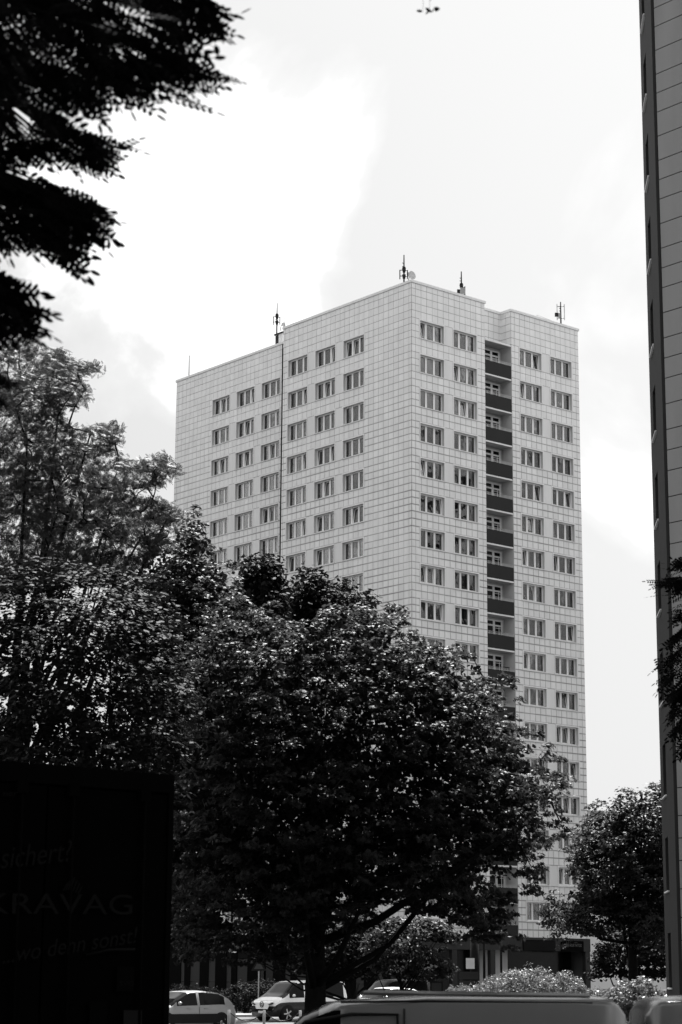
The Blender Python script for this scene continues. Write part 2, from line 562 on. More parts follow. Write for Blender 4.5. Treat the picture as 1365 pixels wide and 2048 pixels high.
# coping
cp = MB()
o_ = .09; h0, h1 = HT - .2, HT
cp.box((-o_, -o_, h0), (W8 + o_, .3, h1))
cp.box((W8 + o_ + .002, RD - o_, h0), (GAP - o_ - .002, RD + .3, h1 - .003))
cp.box((W8 - .28, .302, h0), (W8 + o_, RD + .3, h1 - .002))
cp.box((GAP - o_, -o_, h0), (GAP + .3, RD + .3, h1 - .004))
cp.box((GAP + .302, -o_, h0), (UE + o_, .3, h1))
cp.box((-o_, .302, h0), (.3, V1 + o_, h1))
cp.box((.302, V1 - .25, h0), (SB - .13, V1 + o_, h1))
cp.box((SB - o_, V1 + .1, h0), (SB + .3, V2 + o_, h1))
cp.box((UE - .3, .302, h0), (UE + o_, 22, h1))
cp.build('coping', M['coping'], tower)
# black tube for the dark line where the two halves of the block meet
mb = MB(); mb.tube([(SB - .02, VS + .06, 0), (SB - .02, VS + .06, HT - .25)], .045, 6)
mb.build('seam_tube', M['black_metal'], tower)

# --- windows
ww, wh = 2.74, 1.62
RV = .30


def m_surround():
    mb = MB()
    t = .09
    mb.box((0, -.045, wh - t), (ww, .02, wh)); mb.box((-.02, -.09, 0), (ww + .02, .02, t * .7))
    mb.box((0, -.045, t * .7 + .002), (t, .02, wh - t - .002)); mb.box((ww - t, -.045, t * .7 + .002), (ww, .02, wh - t - .002))
    return mb.mesh('surround')


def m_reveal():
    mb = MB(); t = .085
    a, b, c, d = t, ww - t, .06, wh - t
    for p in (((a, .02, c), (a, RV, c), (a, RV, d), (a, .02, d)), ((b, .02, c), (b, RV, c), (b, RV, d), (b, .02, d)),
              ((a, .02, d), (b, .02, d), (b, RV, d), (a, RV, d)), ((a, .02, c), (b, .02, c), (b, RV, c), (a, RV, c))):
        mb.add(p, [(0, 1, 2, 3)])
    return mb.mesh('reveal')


FX0, FX1, FZ0, FZ1 = .085, ww - .085, .06, wh - .085
MUL = [FX0 + .08 + i * ((FX1 - FX0 - .16 + .18) / 3) for i in range(4)]
PW = (FX1 - FX0 - .16 - .36) / 3
panes = [(FX0 + .08 + i * (PW + .18), FX0 + .08 + i * (PW + .18) + PW) for i in range(3)]
PZ0, PZ1 = FZ0 + .13, FZ1 - .09


def m_frame():
    mb = MB(); y0, y1 = RV - .07, RV + .03
    mb.box((FX0, y0, FZ0), (FX1, y1, PZ0)); mb.box((FX0, y0, PZ1), (FX1, y1, FZ1))
    xs = [FX0] + [x for p in panes for x in p] + [FX1]
    for i in range(0, len(xs), 2):
        mb.box((xs[i], y0, PZ0 + .001), (xs[i + 1], y1, PZ1 - .001))
    # outside sill sheet
    mb.add([(FX0 - .02, -.10, FZ0 + .005), (FX1 + .02, -.10, FZ0 + .005), (FX1 + .02, y0, FZ0 + .03), (FX0 - .02, y0, FZ0 + .03)], [(0, 1, 2, 3)])
    return mb.mesh('window')


def m_pane():
    mb = MB(); mb.box((0, 0, 0), (PW, .012, PZ1 - PZ0)); return mb.mesh('pane')


def m_tilt():
    mb = MB(); h = PZ1 - PZ0; t = .055
    mb.box((0, 0, 0), (PW, .05, t)); mb.box((0, 0, h - t), (PW, .05, h)); mb.box((0, 0, t + .001), (t, .05, h - t - .001)); mb.box((PW - t, 0, t + .001), (PW, .05, h - t - .001))
    return mb.mesh('tilted_sash')


def m_curtain(x0, x1, seed, amp=.03):
    r = random.Random(seed); n = max(4, int((x1 - x0) / .06)); vs_ = []; fs = []
    for i in range(n + 1):
        x = x0 + (x1 - x0) * i / n; y = amp * .5 * math.sin(i * 1.1 + seed) + r.uniform(-.008, .008)
        vs_ += [(x, y, PZ0 - .05), (x, y * 1.3, PZ1 + .05)]
        if i: fs.append((2 * i - 2, 2 * i, 2 * i + 1, 2 * i - 1))
    mb = MB(); mb.add(vs_, fs, True); return mb.mesh('curtain')


ME_SUR, ME_REV, ME_FR, ME_PANE, ME_TILT = m_surround(), m_reveal(), m_frame(), m_pane(), m_tilt()
for me, k in ((ME_SUR, 'trim'), (ME_REV, 'reveal'), (ME_FR, 'pvc'), (ME_PANE, 'glass'), (ME_TILT, 'pvc')): me.materials.append(M[k])
full = []
for s in range(4):
    me = m_curtain(FX0 + .05, FX1 - (.05, .3, .2, .05)[s], s)
    me.materials.append(M[('curtain_a', 'curtain_c', 'curtain_a', 'curtain_b')[s]]); full.append(me)
part_c = []
for s, (a, b) in enumerate(((FX0 + .05, 1.1), (.9, FX1 - .05), (FX0 + .05, 1.85), (1.5, FX1 - .3), (FX0, FX1 - .35), (.45, FX1 - .05))):
    me = m_curtain(a, b, 10 + s)
    me.materials.append(M[('curtain_a', 'curtain_b', 'curtain_c', 'curtain_a', 'curtain_a', 'curtain_c')[s]]); part_c.append(me)
wr = random.Random(21)


def make_window(loc, rz):
    f = link('window', ME_FR, tower, loc=loc, rot=(0, 0, rz))
    link('surround', ME_SUR, f); link('reveal', ME_REV, f)
    for i, (a, b) in enumerate(panes):
        if wr.random() < .2:
            s = link('tilted_sash', ME_TILT, f, loc=(a, RV, PZ0), rot=(-R(wr.uniform(5, 8)), 0, 0))
            link('pane', ME_PANE, f, loc=(a, RV + .02, PZ0), rot=s.rotation_euler)
        else:
            link('pane', ME_PANE, f, loc=(a, RV - .02, PZ0), rot=(R(wr.uniform(-.5, .5)), 0, R(wr.uniform(-.6, .6))))
    c = wr.random()
    if c < .36:
        link('curtain', full[wr.choice((0, 0, 1, 2, 2, 3))], f, loc=(0, RV + .16, 0))
    elif c < .82:
        link('curtain', wr.choice(part_c), f, loc=(0, RV + .16, 0))
    return f


ME_PIER = {}
for F in faces:
    for n in range(17):
        zb = ZT[n] - wh
        for (a, b) in F.wins:
            if F.axis == 'R': make_window((a, F.off, zb), 0)
            else: make_window((F.off, b, zb), -math.pi / 2)
        for i in range(len(F.wins) - 1):
            a, b = F.wins[i][1], F.wins[i + 1][0]
            if F.axis not in ME_PIER:
                mb = MB(); wd = b - a - .04
                if F.axis == 'R': mb.box((0, -.03, 0), (wd, .01, wh - .03))
                else: mb.box((-.03, 0, 0), (.01, wd, wh - .03))
                ME_PIER[F.axis] = mb.mesh('pier_panel'); ME_PIER[F.axis].materials.append(M['pier'])
            link('pier_panel', ME_PIER[F.axis], tower, loc=F.P(a + .02, 0, zb + .015))

# --- loggia column
mb = MB()
mb.add([(W8, RD, 0), (GAP, RD, 0), (GAP, RD, ZT[0] - .1), (W8, RD, ZT[0] - .1)], [(0, 1, 2, 3)])
mb.add([(W8, 0, GF), (W8, RD, GF), (W8, RD, HT - .1), (W8, 0, HT - .1)], [(0, 1, 2, 3)])
mb.add([(GAP, -.01, GF), (GAP, RD, GF), (GAP, RD, ZT[0] - .1), (GAP, -.01, ZT[0] - .1)], [(0, 1, 2, 3)])
mb.build('loggia_wall', M['stucco'], tower)
mb = MB(); mb.box((W8 + .02, -.06, ZT[0] - .22), (GAP - .08, RD, ZT[0] - .08)); mb.build('canopy_slab', M['trim'], tower)
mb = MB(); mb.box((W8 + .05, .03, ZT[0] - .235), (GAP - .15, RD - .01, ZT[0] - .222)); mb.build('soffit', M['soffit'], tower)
bal = {}
mb = MB(); mb.box((W8 + .02, .0, -.12), (GAP - .02, RD - .01, .0)); bal['slab'] = mb.mesh('balcony'); bal['slab'].materials.append(M['trim'])
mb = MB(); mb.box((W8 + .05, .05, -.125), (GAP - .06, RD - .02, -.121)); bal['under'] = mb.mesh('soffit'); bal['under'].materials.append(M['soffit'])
mb = MB(); mb.box((W8 + .03, -.03, .02), (GAP - .06, .02, 1.10)); bal['panel'] = mb.mesh('parapet_panel'); bal['panel'].materials.append(M['balcony'])
mb = MB()
for z in (1.14, 1.22, 1.31): mb.box((W8 + .03, -.03, z), (GAP - .04, .0, z + (.035 if z < 1.2 else .022)))
for i in range(5):
    x = W8 + .2 + i * .66; mb.box((x, -.025, 1.10), (x + .025, -.005, 1.33))
bal['rail'] = mb.mesh('railing'); bal['rail'].materials.append(M['rail'])
mb = MB()     # door and window set in the back wall of the loggia
y0, y1 = RD - .10, RD - .02
xs = [W8 + .62, W8 + .72, W8 + 1.70, W8 + 1.92, W8 + 2.60, W8 + 2.76]
mb.box((xs[0], y0, .85), (xs[3], y1, .92)); mb.box((xs[0], y0, 2.42), (xs[5], y1, 2.54))
mb.box((xs[0], y0 + .002, 2.00), (xs[5], y1, 2.14))
for a, b in ((xs[0], xs[1]), (xs[2], xs[3]), (xs[4], xs[5])): mb.box((a, y0 - .001, .02), (b, y1 + .001, 2.54))
mb.box((xs[3] + .45, y0 + .02, .1), (xs[3] + .50, y1, 1.99)); mb.box((xs[3] + .05, y0 + .02, 1.86), (xs[4] - .02, y1, 1.90))
bal['frame'] = mb.mesh('balcony_door'); bal['frame'].materials.append(M['pvc'])
mb = MB(); mb.box((xs[0] + .05, RD - .05, .05), (xs[5] - .05, RD - .03, 2.48)); bal['glass'] = mb.mesh('door_glass'); bal['glass'].materials.append(M['shop_dark'])
pot = MB()
for (x, s) in ((.35, .11), (.7, .09), (1.9, .12)):
    pot.tube([(W8 + x, .16, 1.0), (W8 + x, .16, 1.18)], [s * .7, s], 8)
pl = MB()
for i in range(90):
    x = W8 + random.choice((.35, .7, 1.9)) + random.gauss(0, .09); z = 1.28 + abs(random.gauss(0, .09)); y = .16 + random.gauss(0, .06)
    a = random.uniform(0, 6.3); s = .05
    pl.add([(x, y, z), (x + s * math.cos(a), y, z + s * math.sin(a)), (x + s * math.cos(a + 1), y + .02, z + s * math.sin(a + 1))], [(0, 1, 2)])
pot_me = pot.mesh('flower_pot'); pot_me.materials.append(M['soffit']); pl_me = pl.mesh('flowers'); pl_me.materials.append(M['leaf_bush'])
for n in range(17):
    zf = ZT[n] - 2.98
    b = link('balcony', bal['slab'], tower, loc=(0, 0, zf))
    link('soffit', bal['under'], b); link('parapet_panel', bal['panel'], b); link('railing', bal['rail'], b)
    d = link('balcony_door', bal['frame'], tower, loc=(0, 0, zf)); link('door_glass', bal['glass'], d)
    if n in (8, 5, 9): link('flower_pot', pot_me, b); link('flowers', pl_me, b)['kind'] = 'stuff'
    if n == 9:
        mb = MB(); mb.box((W8 + 2.0, .3, .9), (W8 + 2.7, .36, 1.5)); mb.build('folded_table', M['black_metal'], b)

# --- ground floor
gf = MB()
gf.box((-.05, -.05, GF - .98), (W8 + 3.4, .35, GF - .01)); gf.box((UE - .8, -.05, GF - .98), (UE, .35, GF - .01))
gf.box((GAP + 4.0, -.05, GF - .98), (GAP + 4.6, .35, GF - .01))
gf.box((W8 + 3.4, -.04, GF - .16), (UE - .8, .35, GF - .012))
for x in (.0, 4.0, 8.0, UE - .55): gf.box((x, -.02, 0), (x + .5, .33, GF - .99))
gf.build('ground_floor_fascia', M['pale_panel'], tower)
mb = MB(); mb.box((.5, 1.5, 0), (UE - .6, 1.6, GF - .02)); mb.box((.35, .4, GF - .04), (UE - .1, 1.5, GF - .02)); mb.build('shop_front', M['shop_dark'], tower)
mb = MB(); mb.box((GAP + .45, -.12, GF - .98), (GAP + 3.95, -.06, GF - .2)); s1 = mb.build('shop_sign', M['sign_dark'], tower)
mb = MB(); mb.box((GAP + 4.65, -.12, GF - 1.02), (GAP + 7.15, -.06, GF - .2)); s2 = mb.build('shop_sign', M['sign_black'], tower)


def text(s, parent, m, loc, rot, height, width=None, shear=0.0, ext=.004, name='lettering'):
    c = bpy.data.curves.new(name, 'FONT'); c.body = s; c.size = 1.0; c.shear = shear; c.extrude = 0
    o = bpy.data.objects.new(name, c); C.objects.link(o)
    bpy.context.view_layer.update()
    dx = max(o.dimensions.x, 1e-3); cap = .70
    me = bpy.data.meshes.new_from_object(o)
    bpy.data.objects.remove(o)
    me.name = name
    sy = height / cap; sx = (width / dx) if width else sy
    me.transform(Matrix.Diagonal((sx, sy, 1, 1)))
    me.materials.clear(); me.materials.append(m)
    o = link(name, me, parent, loc=loc, rot=rot)
    return o


text('DARK HOUR TATTOO', s2, M['sign_text'], (GAP + 4.95, -.125, GF - .62), (math.pi / 2, 0, 0), .22, 1.95)
# pale cladding and dark piers on the street side of the ground floor
mb = MB(); pn = MB(); pp = []
v = 1.0
for k in range(16):
    off = -.02 if v < V1 - 1.5 else SB - .02
    if V1 - 1.5 <= v < VS: v += 2.2; continue
    if v + 1.5 > V2: break
    pw_ = (1.35, .6, .9, 1.3, .45)[k % 5]; b = MB(); b.box((off, v, .15), (off + .05, v + pw_, 1.5)); b.box((off, v, 1.53), (off + .05, v + pw_, 3.4))
    pp.append(b)
    mb = MB(); mb.box((off - .05, v + pw_ + .01, 0), (off + .3, v + 2.14, GF - .02)); mb.build('pier', M['sign_black'], tower)
    v += 2.2
for b in pp: b.build('cladding_panel', M['pale_panel'], tower)
mb = MB(); mb.box((-.01, .4, 3.45), (.1, V1, GF - .02)); mb.box((SB, VS, 3.45), (SB + .1, V2, GF - .02)); mb.build('street_fascia', M['sign_dark'], tower)
mb = MB()
for z0, z1, o2 in ((.01, 3.4, .04),): mb.box((.1, .4, z0), (.2, V1, z1)); mb.box((SB + .1, VS, z0), (SB + .2, V2, z1))
mb.build('ground_floor_wall', M['shop_dark'], tower)


# --- rooftop gear.  roofp: point on the roof behind the parapet seen in pixel column px
def roofp(face, px, back):
    n = DL if face == 'R' else DR
    base = Vector((5.4379, 152.81, 0)) + n * back
    nn = (-DL if face == 'R' else -DR)
    p = hit(px, 600, base, nn)
    p.z = HT - .5
    return p


def ztop(px, py, p):
    d = ray(px, py); s = p.y / d.y
    return EYE + d.z * s


def antenna(px, py_top, face, back, label, kind):
    p = roofp(face, px, back); zt = ztop(px, py_top, p)
    h = zt - p.z
    r = empty('antenna_mast', p, PHI)
    tag(r, label, 'antenna mast', 'antenna masts on the tower roof')
    mb = MB(); mb.tube([(0, 0, 0), (0, 0, h - 1.0), (0, 0, h)], [.075, .06, .045], 7); mb.build('pole', M['black_metal'], r)
    # whip with small rungs
    mb = MB()
    for z in (h * .72, h * .8): mb.tube([(0, 0, z), (-.18, 0, z + .02)], .03, 5)
    mb.build('rung', M['black_metal'], r)
    def L2(x, y=0.0):       # offset given across / away from the camera, turned into the roof's frame
        return (x * math.cos(-PHI) - y * math.sin(-PHI), x * math.sin(-PHI) + y * math.cos(-PHI))

    def boxat(name, m, x0, x1, z0_, z1_, y=0.0, t=.12):
        c = [L2(x0, y - t / 2), L2(x1, y - t / 2), L2(x1, y + t / 2), L2(x0, y + t / 2)]
        mb = MB(); mb.add([(p_[0], p_[1], z0_) for p_ in c] + [(p_[0], p_[1], z1_) for p_ in c], [(0, 3, 2, 1), (4, 5, 6, 7), (0, 1, 5, 4), (1, 2, 6, 5), (2, 3, 7, 6), (3, 0, 4, 7)])
        return mb.build(name, M[m], r)

    if kind in ('sector', 'corner', 'small'):
        zz = h - 1.08
        mb = MB(); mb.tube([(0, 0, zz - .06), (0, 0, zz + .06)], [.15, .13], 8); mb.build('equipment', M['black_metal'], r)
        mb = MB(); mb.tube([(0, 0, zz - .42), (0, 0, zz - .08)], [.10, .17], 8); mb.build('equipment', M['black_metal'], r)
        if kind != 'small':
            mb = MB(); mb.tube([(0, 0, zz - .95), (0, 0, zz - .6)], [.10, .16], 8); mb.build('equipment', M['black_metal'], r)
        for x, y, zt_, ln in ((-.33, .1, zz - .16, .78), (.27, -.15, zz - .26, .74), (.02, .35, zz - .2, .75)):
            if kind == 'small' and x < 0: continue
            mb = MB(); cx, cy = L2(x, y)
            for z in (zt_ - .05, zt_ - .55): mb.tube([(0, 0, z), (cx, cy, z + .04)], .035, 5)
            mb.build('bracket', M['black_metal'], r)
            boxat('panel_antenna', 'black_metal', x - .04, x + .04, zt_ - ln, zt_, y, .1)
    if kind == 'corner': boxat('radio_unit', 'black_metal', .26, .46, zz - .78, zz - .5, -.2, .2)
    if kind == 'frame':
        for x in (-.31, .31):
            boxat('panel_antenna', 'pale_radome', x - .035, x + .035, h - 1.62, h - .2, 0, .08)
            mb = MB(); cx, cy = L2(x)
            for z in (h - .40, h - 1.45): mb.tube([(0, 0, z), (cx, cy, z)], .03, 5)
            mb.build('bracket', M['black_metal'], r)
        boxat('radio_unit', 'black_metal', -.52, -.25, h - 1.34, h - 1.04, -.15, .2)
        boxat('cabinet', 'grey_metal', -.24, -.05, h - 1.5, h - 1.08, -.2, .2)
    if kind == 'small':
        boxat('cabinet', 'grey_metal', -.1, .30, h - 2.0, h - 1.46, -.1, .3); boxat('radio_unit', 'black_metal', -.36, -.12, h - 1.95, h - 1.6, -.1, .2)
    return r, h


def dish(px, py, Y_like, rad, label):
    p = at(px, py, Y_like)
    r = empty('satellite_dish', p, 0); tag(r, label, 'satellite dish')
    mb = MB(); mb.tube([(0, -.05, 0), (0, .06, 0)], rad, 24, smooth=False)
    d = mb.build('reflector', M['dish'], r); d.rotation_euler = (R(-10), 0, R(40))
    mb = MB(); mb.tube([(0, .06, 0), (-.22, .2, -.05), (-.3, .3, -.5)], .035, 6); mb.build('arm', M['black_metal'], r)
    return r


a1, _ = antenna(555, 606, 'L', SB + 2.6, 'black antenna mast beside the rooftop hut on the left half of the tower', 'sector')
a2, _ = antenna(808.5, 510, 'L', 1.6, 'tall black antenna mast next to the big white dish at the roof corner', 'corner')
a3, _ = antenna(923.5, 543, 'R', 1.2, 'short black mast with a pale cabinet at its foot on the roof', 'small')
a4, _ = antenna(1121.5, 604, 'R', 1.2, 'mast framed by two thin pale antennas on the right wing of the roof', 'frame')
dish(824.5, 550.5, a2.location.y - .3, .36, 'large pale round dish at the front corner of the roof')
dish(567.5, 649, a1.location.y - .6, .19, 'small grey dish beside the mast above the roof step')
p = roofp('L', 382, SB + .8)
r = empty('lightning_rod', p); tag(r, 'thin lone rod at the far left end of the tower roof', 'lightning rod')
mb = MB(); mb.tube([(0, 0, 0), (0, 0, 1.6), (0, 0, ztop(382.5, 711, p) - p.z)], [.06, .05, .04], 6); mb.build('rod', M['grey_metal'], r)
mb = MB(); mb.box((-.2, -.2, 0), (.2, .2, .1)); mb.build('foot', M['grey_metal'], r)
p = roofp('L', 558, SB + .5)
hut = empty('rooftop_hut', p, PHI); tag(hut, 'pale rooftop hut with a dark door and overhanging roof at the roof step', 'rooftop hut')
hh = ztop(558, 669, p) - p.z
mb = MB(); mb.box((0, -.62, 0), (1.6, .40, hh)); mb.build('wall', M['pier'], hut)
mb = MB(); mb.box((-.1, -.70, hh + .002), (1.7, .50, hh + .11)); mb.build('roof', M['black_metal'], hut)
mb = MB(); mb.box((-.03, -.04, .3), (-.002, .36, hh - .04)); mb.build('door', M['black_metal'], hut)
# thin guard rails
for (pts, face, bk, lab) in (((570, 636, 587, 642), 'L', .25, 'thin bent guard rail above the roof step'), ((1074, 630, 1102, 640), 'R', .25, 'thin low guard rail on the right wing of the roof')):
    a = roofp(face, pts[0], bk); b = roofp(face, pts[2], bk)
    r = empty('guard_rail', a); tag(r, lab, 'guard rail')
    za, zb = ztop(pts[0], pts[1], a), ztop(pts[2], pts[3] - (6 if face == 'L' else -1), b)
    mb = MB(); d = b - a
    mb.tube([(0, 0, .3), (0, 0, za - a.z), (d.x, d.y, zb - a.z), (d.x, d.y, .3)], .022, 5, smooth=False); mb.build('bar', M['grey_metal'], r)
    mb = MB(); mb.box((-.1, -.1, 0), (.1, .1, .3)); mb.box((d.x - .1, d.y - .1, 0), (d.x + .1, d.y + .1, .3)); mb.build('foot', M['grey_metal'], r)

# ------------------------------------------------------------------ building on the right
DB = Vector((math.sin(.0755), math.cos(.0755), 0))
P1 = at(1366, 1946, 57.6); P1.z = 0
PA = P1 + DB * 2.4
PB = P1 + DB * 5.7
rb = empty('panel_building', P1, 0); tag(rb, 'dark slab block of large concrete panels cut by the right edge of the photo', 'apartment building')
HB = 54.0
loc = lambda p: (p.x - P1.x, p.y - P1.y)
E1 = P1 - DL * 9.0
mb = MB()
nB = Vector((-DB.y, DB.x, 0))        # outward, to the left
inn = -nB
BR = PB + DR * 12; ER = E1 + DR * 14
for a, b in ((PB, BR), (BR, ER), (ER, E1)):
    (ax, ay), (bx, by) = loc(a), loc(b)
    mb.add([(ax, ay, 0), (bx, by, 0), (bx, by, HB), (ax, ay, HB)], [(0, 1, 2, 3)])
pts = [loc(x) for x in (P1, PA, PB, BR, ER, E1)]
mb.add([(x, y, HB) for x, y in pts], [tuple(range(6))])
mb.build('shell', M['dark_render'], rb)
# pilaster (plain corner strip) and the window strip
mb = MB()
off = nB * .10
c = [loc(P1), loc(P1 + off), loc(PA + off), loc(PA)]
mb.add([(x, y, 0) for x, y in c] + [(x, y, HB) for x, y in c], [(0, 1, 5, 4), (1, 2, 6, 5), (2, 3, 7, 6), (4, 5, 6, 7)])
mb.build('corner_pilaster', M['dark_render'], rb)
# storey heights from the sills seen at y=165, 355, 545 ...
z_sill = [ztop(1292, y, PA) for y in (165, 355, 545)]
st = 2.8
z0 = z_sill[0]
t0, t1 = .95, 2.25          # window opening along DB from PA
zs = sorted([z0 + st * k for k in range(-12, 12) if 0.6 < z0 + st * k < HB - 2])
strip = MB()
def quad(mbx, ta, tb, za, zb, d=0.0, d2=None):
    d2 = d if d2 is None else d2
    a = PA + DB * ta - nB * d; b = PA + DB * tb - nB * d2
    (ax, ay), (bx, by) = loc(a), loc(b)
    mbx.add([(ax, ay, za), (bx, by, za), (bx, by, zb), (ax, ay, zb)], [(0, 1, 2, 3)])
quad(strip, 0, t0, 0, HB); quad(strip, t1, 3.3, 0, HB)
prev = 0
WH = 1.62
for z in zs:
    quad(strip, t0, t1, prev, z); prev = z + WH
quad(strip, t0, t1, prev, HB)
strip.build('gable_wall', M['dark_render'], rb)
for z in zs:
    g = MB(); quad(g, t0, t1, z, z + WH, .30); w_ = g.build('window', M['pvc'], rb)
    w_.data.materials.clear(); w_.data.materials.append(M['dark_render'])
    rv = MB(); quad(rv, t0, t0, z, z + WH, 0, .32); quad(rv, t1, t1, z, z + WH, 0, .32)
    for zz in (z, z + WH):
        c = [loc(PA + DB * t0), loc(PA + DB * t1), loc(PA + DB * t1 - nB * .32), loc(PA + DB * t0 - nB * .32)]
        rv.add([(x, y, zz) for x, y in c], [(0, 1, 2, 3)])
    rv.build('reveal', M['dark_render'], w_)
    g = MB(); quad(g, t0 + .08, t1 - .08, z + .08, z + WH - .08, .29); g.build('pane', M['car_glass'], w_)
    s_ = MB(); a, b = PA + DB * (t0 - .06), PA + DB * (t1 + .06)
    c = [loc(a + nB * .07), loc(b + nB * .07), loc(b - nB * .3), loc(a - nB * .3)]
    s_.add([(x, y, z - .01) for x, y in c] + [(x, y, z + .03) for x, y in c], [(0, 1, 2, 3), (4, 5, 6, 7), (0, 1, 5, 4), (1, 2, 6, 5), (2, 3, 7, 6), (3, 0, 4, 7)])
    s_.build('sill', M['sill'], w_)
# large panels on the side towards the camera
zr = ztop(1320, 55, P1)
heights = [.66, .78, .78, .66 - .08]
bounds = [zr]
k = 3; z = zr
while z > .5: z -= (.78, .78, .62, .62)[(len(bounds) - 1) % 4]; bounds.append(z)
z = zr; up = []
j = 0
while z < HB - .2: z += (.62, .62, .78, .78)[j % 4]; j += 1; up.append(min(z, HB))
bounds = up[::-1] + bounds
nP = -DR
for i in range(len(bounds) - 1):
    b1, b0 = bounds[i] - .014, max(bounds[i + 1], 0) + .014
    if b1 - b0 < .2: continue
    mbp = MB()
    a = P1 + DR * 0 - DL * .02; b = E1
    A = [loc(a + nP * .03), loc(b + nP * .03), loc(b - nP * .05), loc(a - nP * .05)]
    mbp.add([(x, y, b0) for x, y in A] + [(x, y, b1) for x, y in A], [(0, 1, 5, 4), (1, 2, 6, 5), (3, 0, 4, 7), (4, 5, 6, 7), (0, 3, 2, 1)])
    mbp.build('wall_panel', M['panel_wall'], rb)
mb = MB(); (ax, ay), (bx, by) = loc(P1), loc(E1)
mb.add([(ax, ay, 0), (bx, by, 0), (bx, by, HB), (ax, ay, HB)], [(0, 1, 2, 3)]); mb.build('panel_joints', M['panel_joint'], rb)

# slab blocks added outside the frame to keep sky light off the lower tower
def slab(name, label, c, d, half, depth, h):
    o = empty(name, (c[0], c[1], 0), math.atan2(d.y, d.x)); tag(o, label, 'apartment building')
    mb = MB(); mb.box((-half, -depth, 0), (half, 0, h)); mb.build('wall', M['panel_wall'], o)
    mb = MB(); mb.box((-half - .2, -depth - .2, h + .01), (half + .2, .2, h + .5)); mb.build('roof', M['soffit'], o)
    wm = None
    for k in range(int(2 * half / 3.6)):
        for f in range(int(h / 2.8) - 1):
            if wm is None:
                w_ = MB(); w_.box((0, 0, 0), (2.2, .02, 1.5)); wm = w_.mesh('window'); wm.materials.append(M['car_glass'])
            if k * (int(h / 2.8) - 1) + f < 300: link('window', wm, o, loc=(-half + .7 + k * 3.6, .003, 1.9 + f * 2.8))
    return o


slab('added_shade_block', 'long panel block added out of view at right to shade the lower tower front', (62.9, 152.1), DR, 51, 12, 58)
slab('added_shade_block', 'long panel block added out of view at left to shade the lower tower side', (-41, 143), -DL, 25, 12, 52)

# slab block far behind, mostly hidden by trees
p = at(1178, 1627, 262)
fb = empty('distant_block', (p.x - 4, 262, 0), 0); tag(fb, 'low pale flat roofed block showing beyond the tower behind the trees', 'apartment building')
mb = MB(); mb.box((0, 0, 0), (60, 12, p.z)); mb.build('wall', M['pier'], fb)
mb = MB(); mb.box((-.2, -.2, p.z + .01), (60.2, 12.2, p.z + .35)); mb.build('roof', M['soffit'], fb)
for fl in range(5):
    for k in range(14):
        g = MB(); g.box((2 + k * 4, -.03, p.z - 2.6 - fl * 3), (4 + k * 4, .02, p.z - 1.2 - fl * 3)); g.build('window', M['car_glass'], fb)

# ------------------------------------------------------------------ foliage
def T_maple():
    a = [(0, -.42), (.10, -.16), (.42, -.26), (.30, -.02), (.52, .14), (.24, .16), (.20, .30), (0, .55), (-.20, .30), (-.24, .16), (-.52, .14), (-.30, -.02), (-.42, -.26), (-.10, -.16)]
    V = [(0, .05, .03)] + [(x, y, -.10 * abs(x) - .05 * max(y, 0)) for x, y in a]
    n = len(a)
    F = [(0, i + 1, (i + 1) % n + 1) for i in range(n)]
    return np.array(V), np.array(F)


def T_simple():      # five-cornered leaf
    V = [(0, -.5, 0), (.34, -.12, -.05), (.22, .28, -.03), (0, .55, -.08), (-.26, .24, -.03), (-.34, -.14, -.05)]
    return np.array(V), np.array([(0, 1, 2), (0, 2, 3), (0, 3, 4), (0, 4, 5)])


def T_pinnate(n=6, ls=.30, lw=.42):   # compound leaf: pairs of leaflets on a midrib
    V = []; F = []
    def leaflet(cx, cy, ang, L, Wd, dz):
        b = len(V)
        ca, sa = math.cos(ang), math.sin(ang)
        for (l, s) in ((0, 0), (.35, .5), (.75, .42), (1, 0), (.75, -.42), (.35, -.5)):
            x, y = l * L, s * Wd
            V.append((cx + x * ca - y * sa, cy + x * sa + y * ca, dz - .10 * l * L))
        F.extend([(b, b + 1, b + 5), (b + 1, b + 2, b + 5), (b + 2, b + 4, b + 5), (b + 2, b + 3, b + 4)])
    for i in range(n):
        y = -.5 + i / n
        s = ls * (1 - .35 * abs(i - n * .45) / n)
        leaflet(.0, y, .35, s, s * lw, -.06 * y * y); leaflet(.0, y, math.pi - .35, s, s * lw, -.06 * y * y)
    leaflet(0, .5, math.pi / 2, .28, .12, -.03)
    b = len(V); V += [(-.008, -.5, 0), (.008, -.5, 0), (.006, .5, 0), (-.006, .5, 0)]; F += [(b, b + 1, b + 2), (b, b + 2, b + 3)]
    return np.array(V, float), np.array(F)


def inst(name, T, pos, nrm, size, spin, m, parent):
    V0, F0 = T
    n = len(pos)
    nz = nrm / np.linalg.norm(nrm, axis=1, keepdims=True)
    h = np.where(np.abs(nz[:, 2:3]) < .9, np.array([[0, 0, 1.]]), np.array([[1., 0, 0]]))
    x = np.cross(h, nz); x /= np.linalg.norm(x, axis=1, keepdims=True)
    y = np.cross(nz, x)
    c, s = np.cos(spin)[:, None], np.sin(spin)[:, None]
    xx = x * c + y * s; yy = -x * s + y * c
    B = np.stack([xx, yy, nz], axis=1)       # rows: axes
    V = np.einsum('kj,njd->nkd', V0, B) * size[:, None, None] + pos[:, None, :]
    F = F0[None] + (np.arange(n) * len(V0))[:, None, None]
    me = np_mesh(name, V.reshape(-1, 3), F.reshape(-1, F0.shape[1]), m)
    o = link(name, me, parent)
    return o


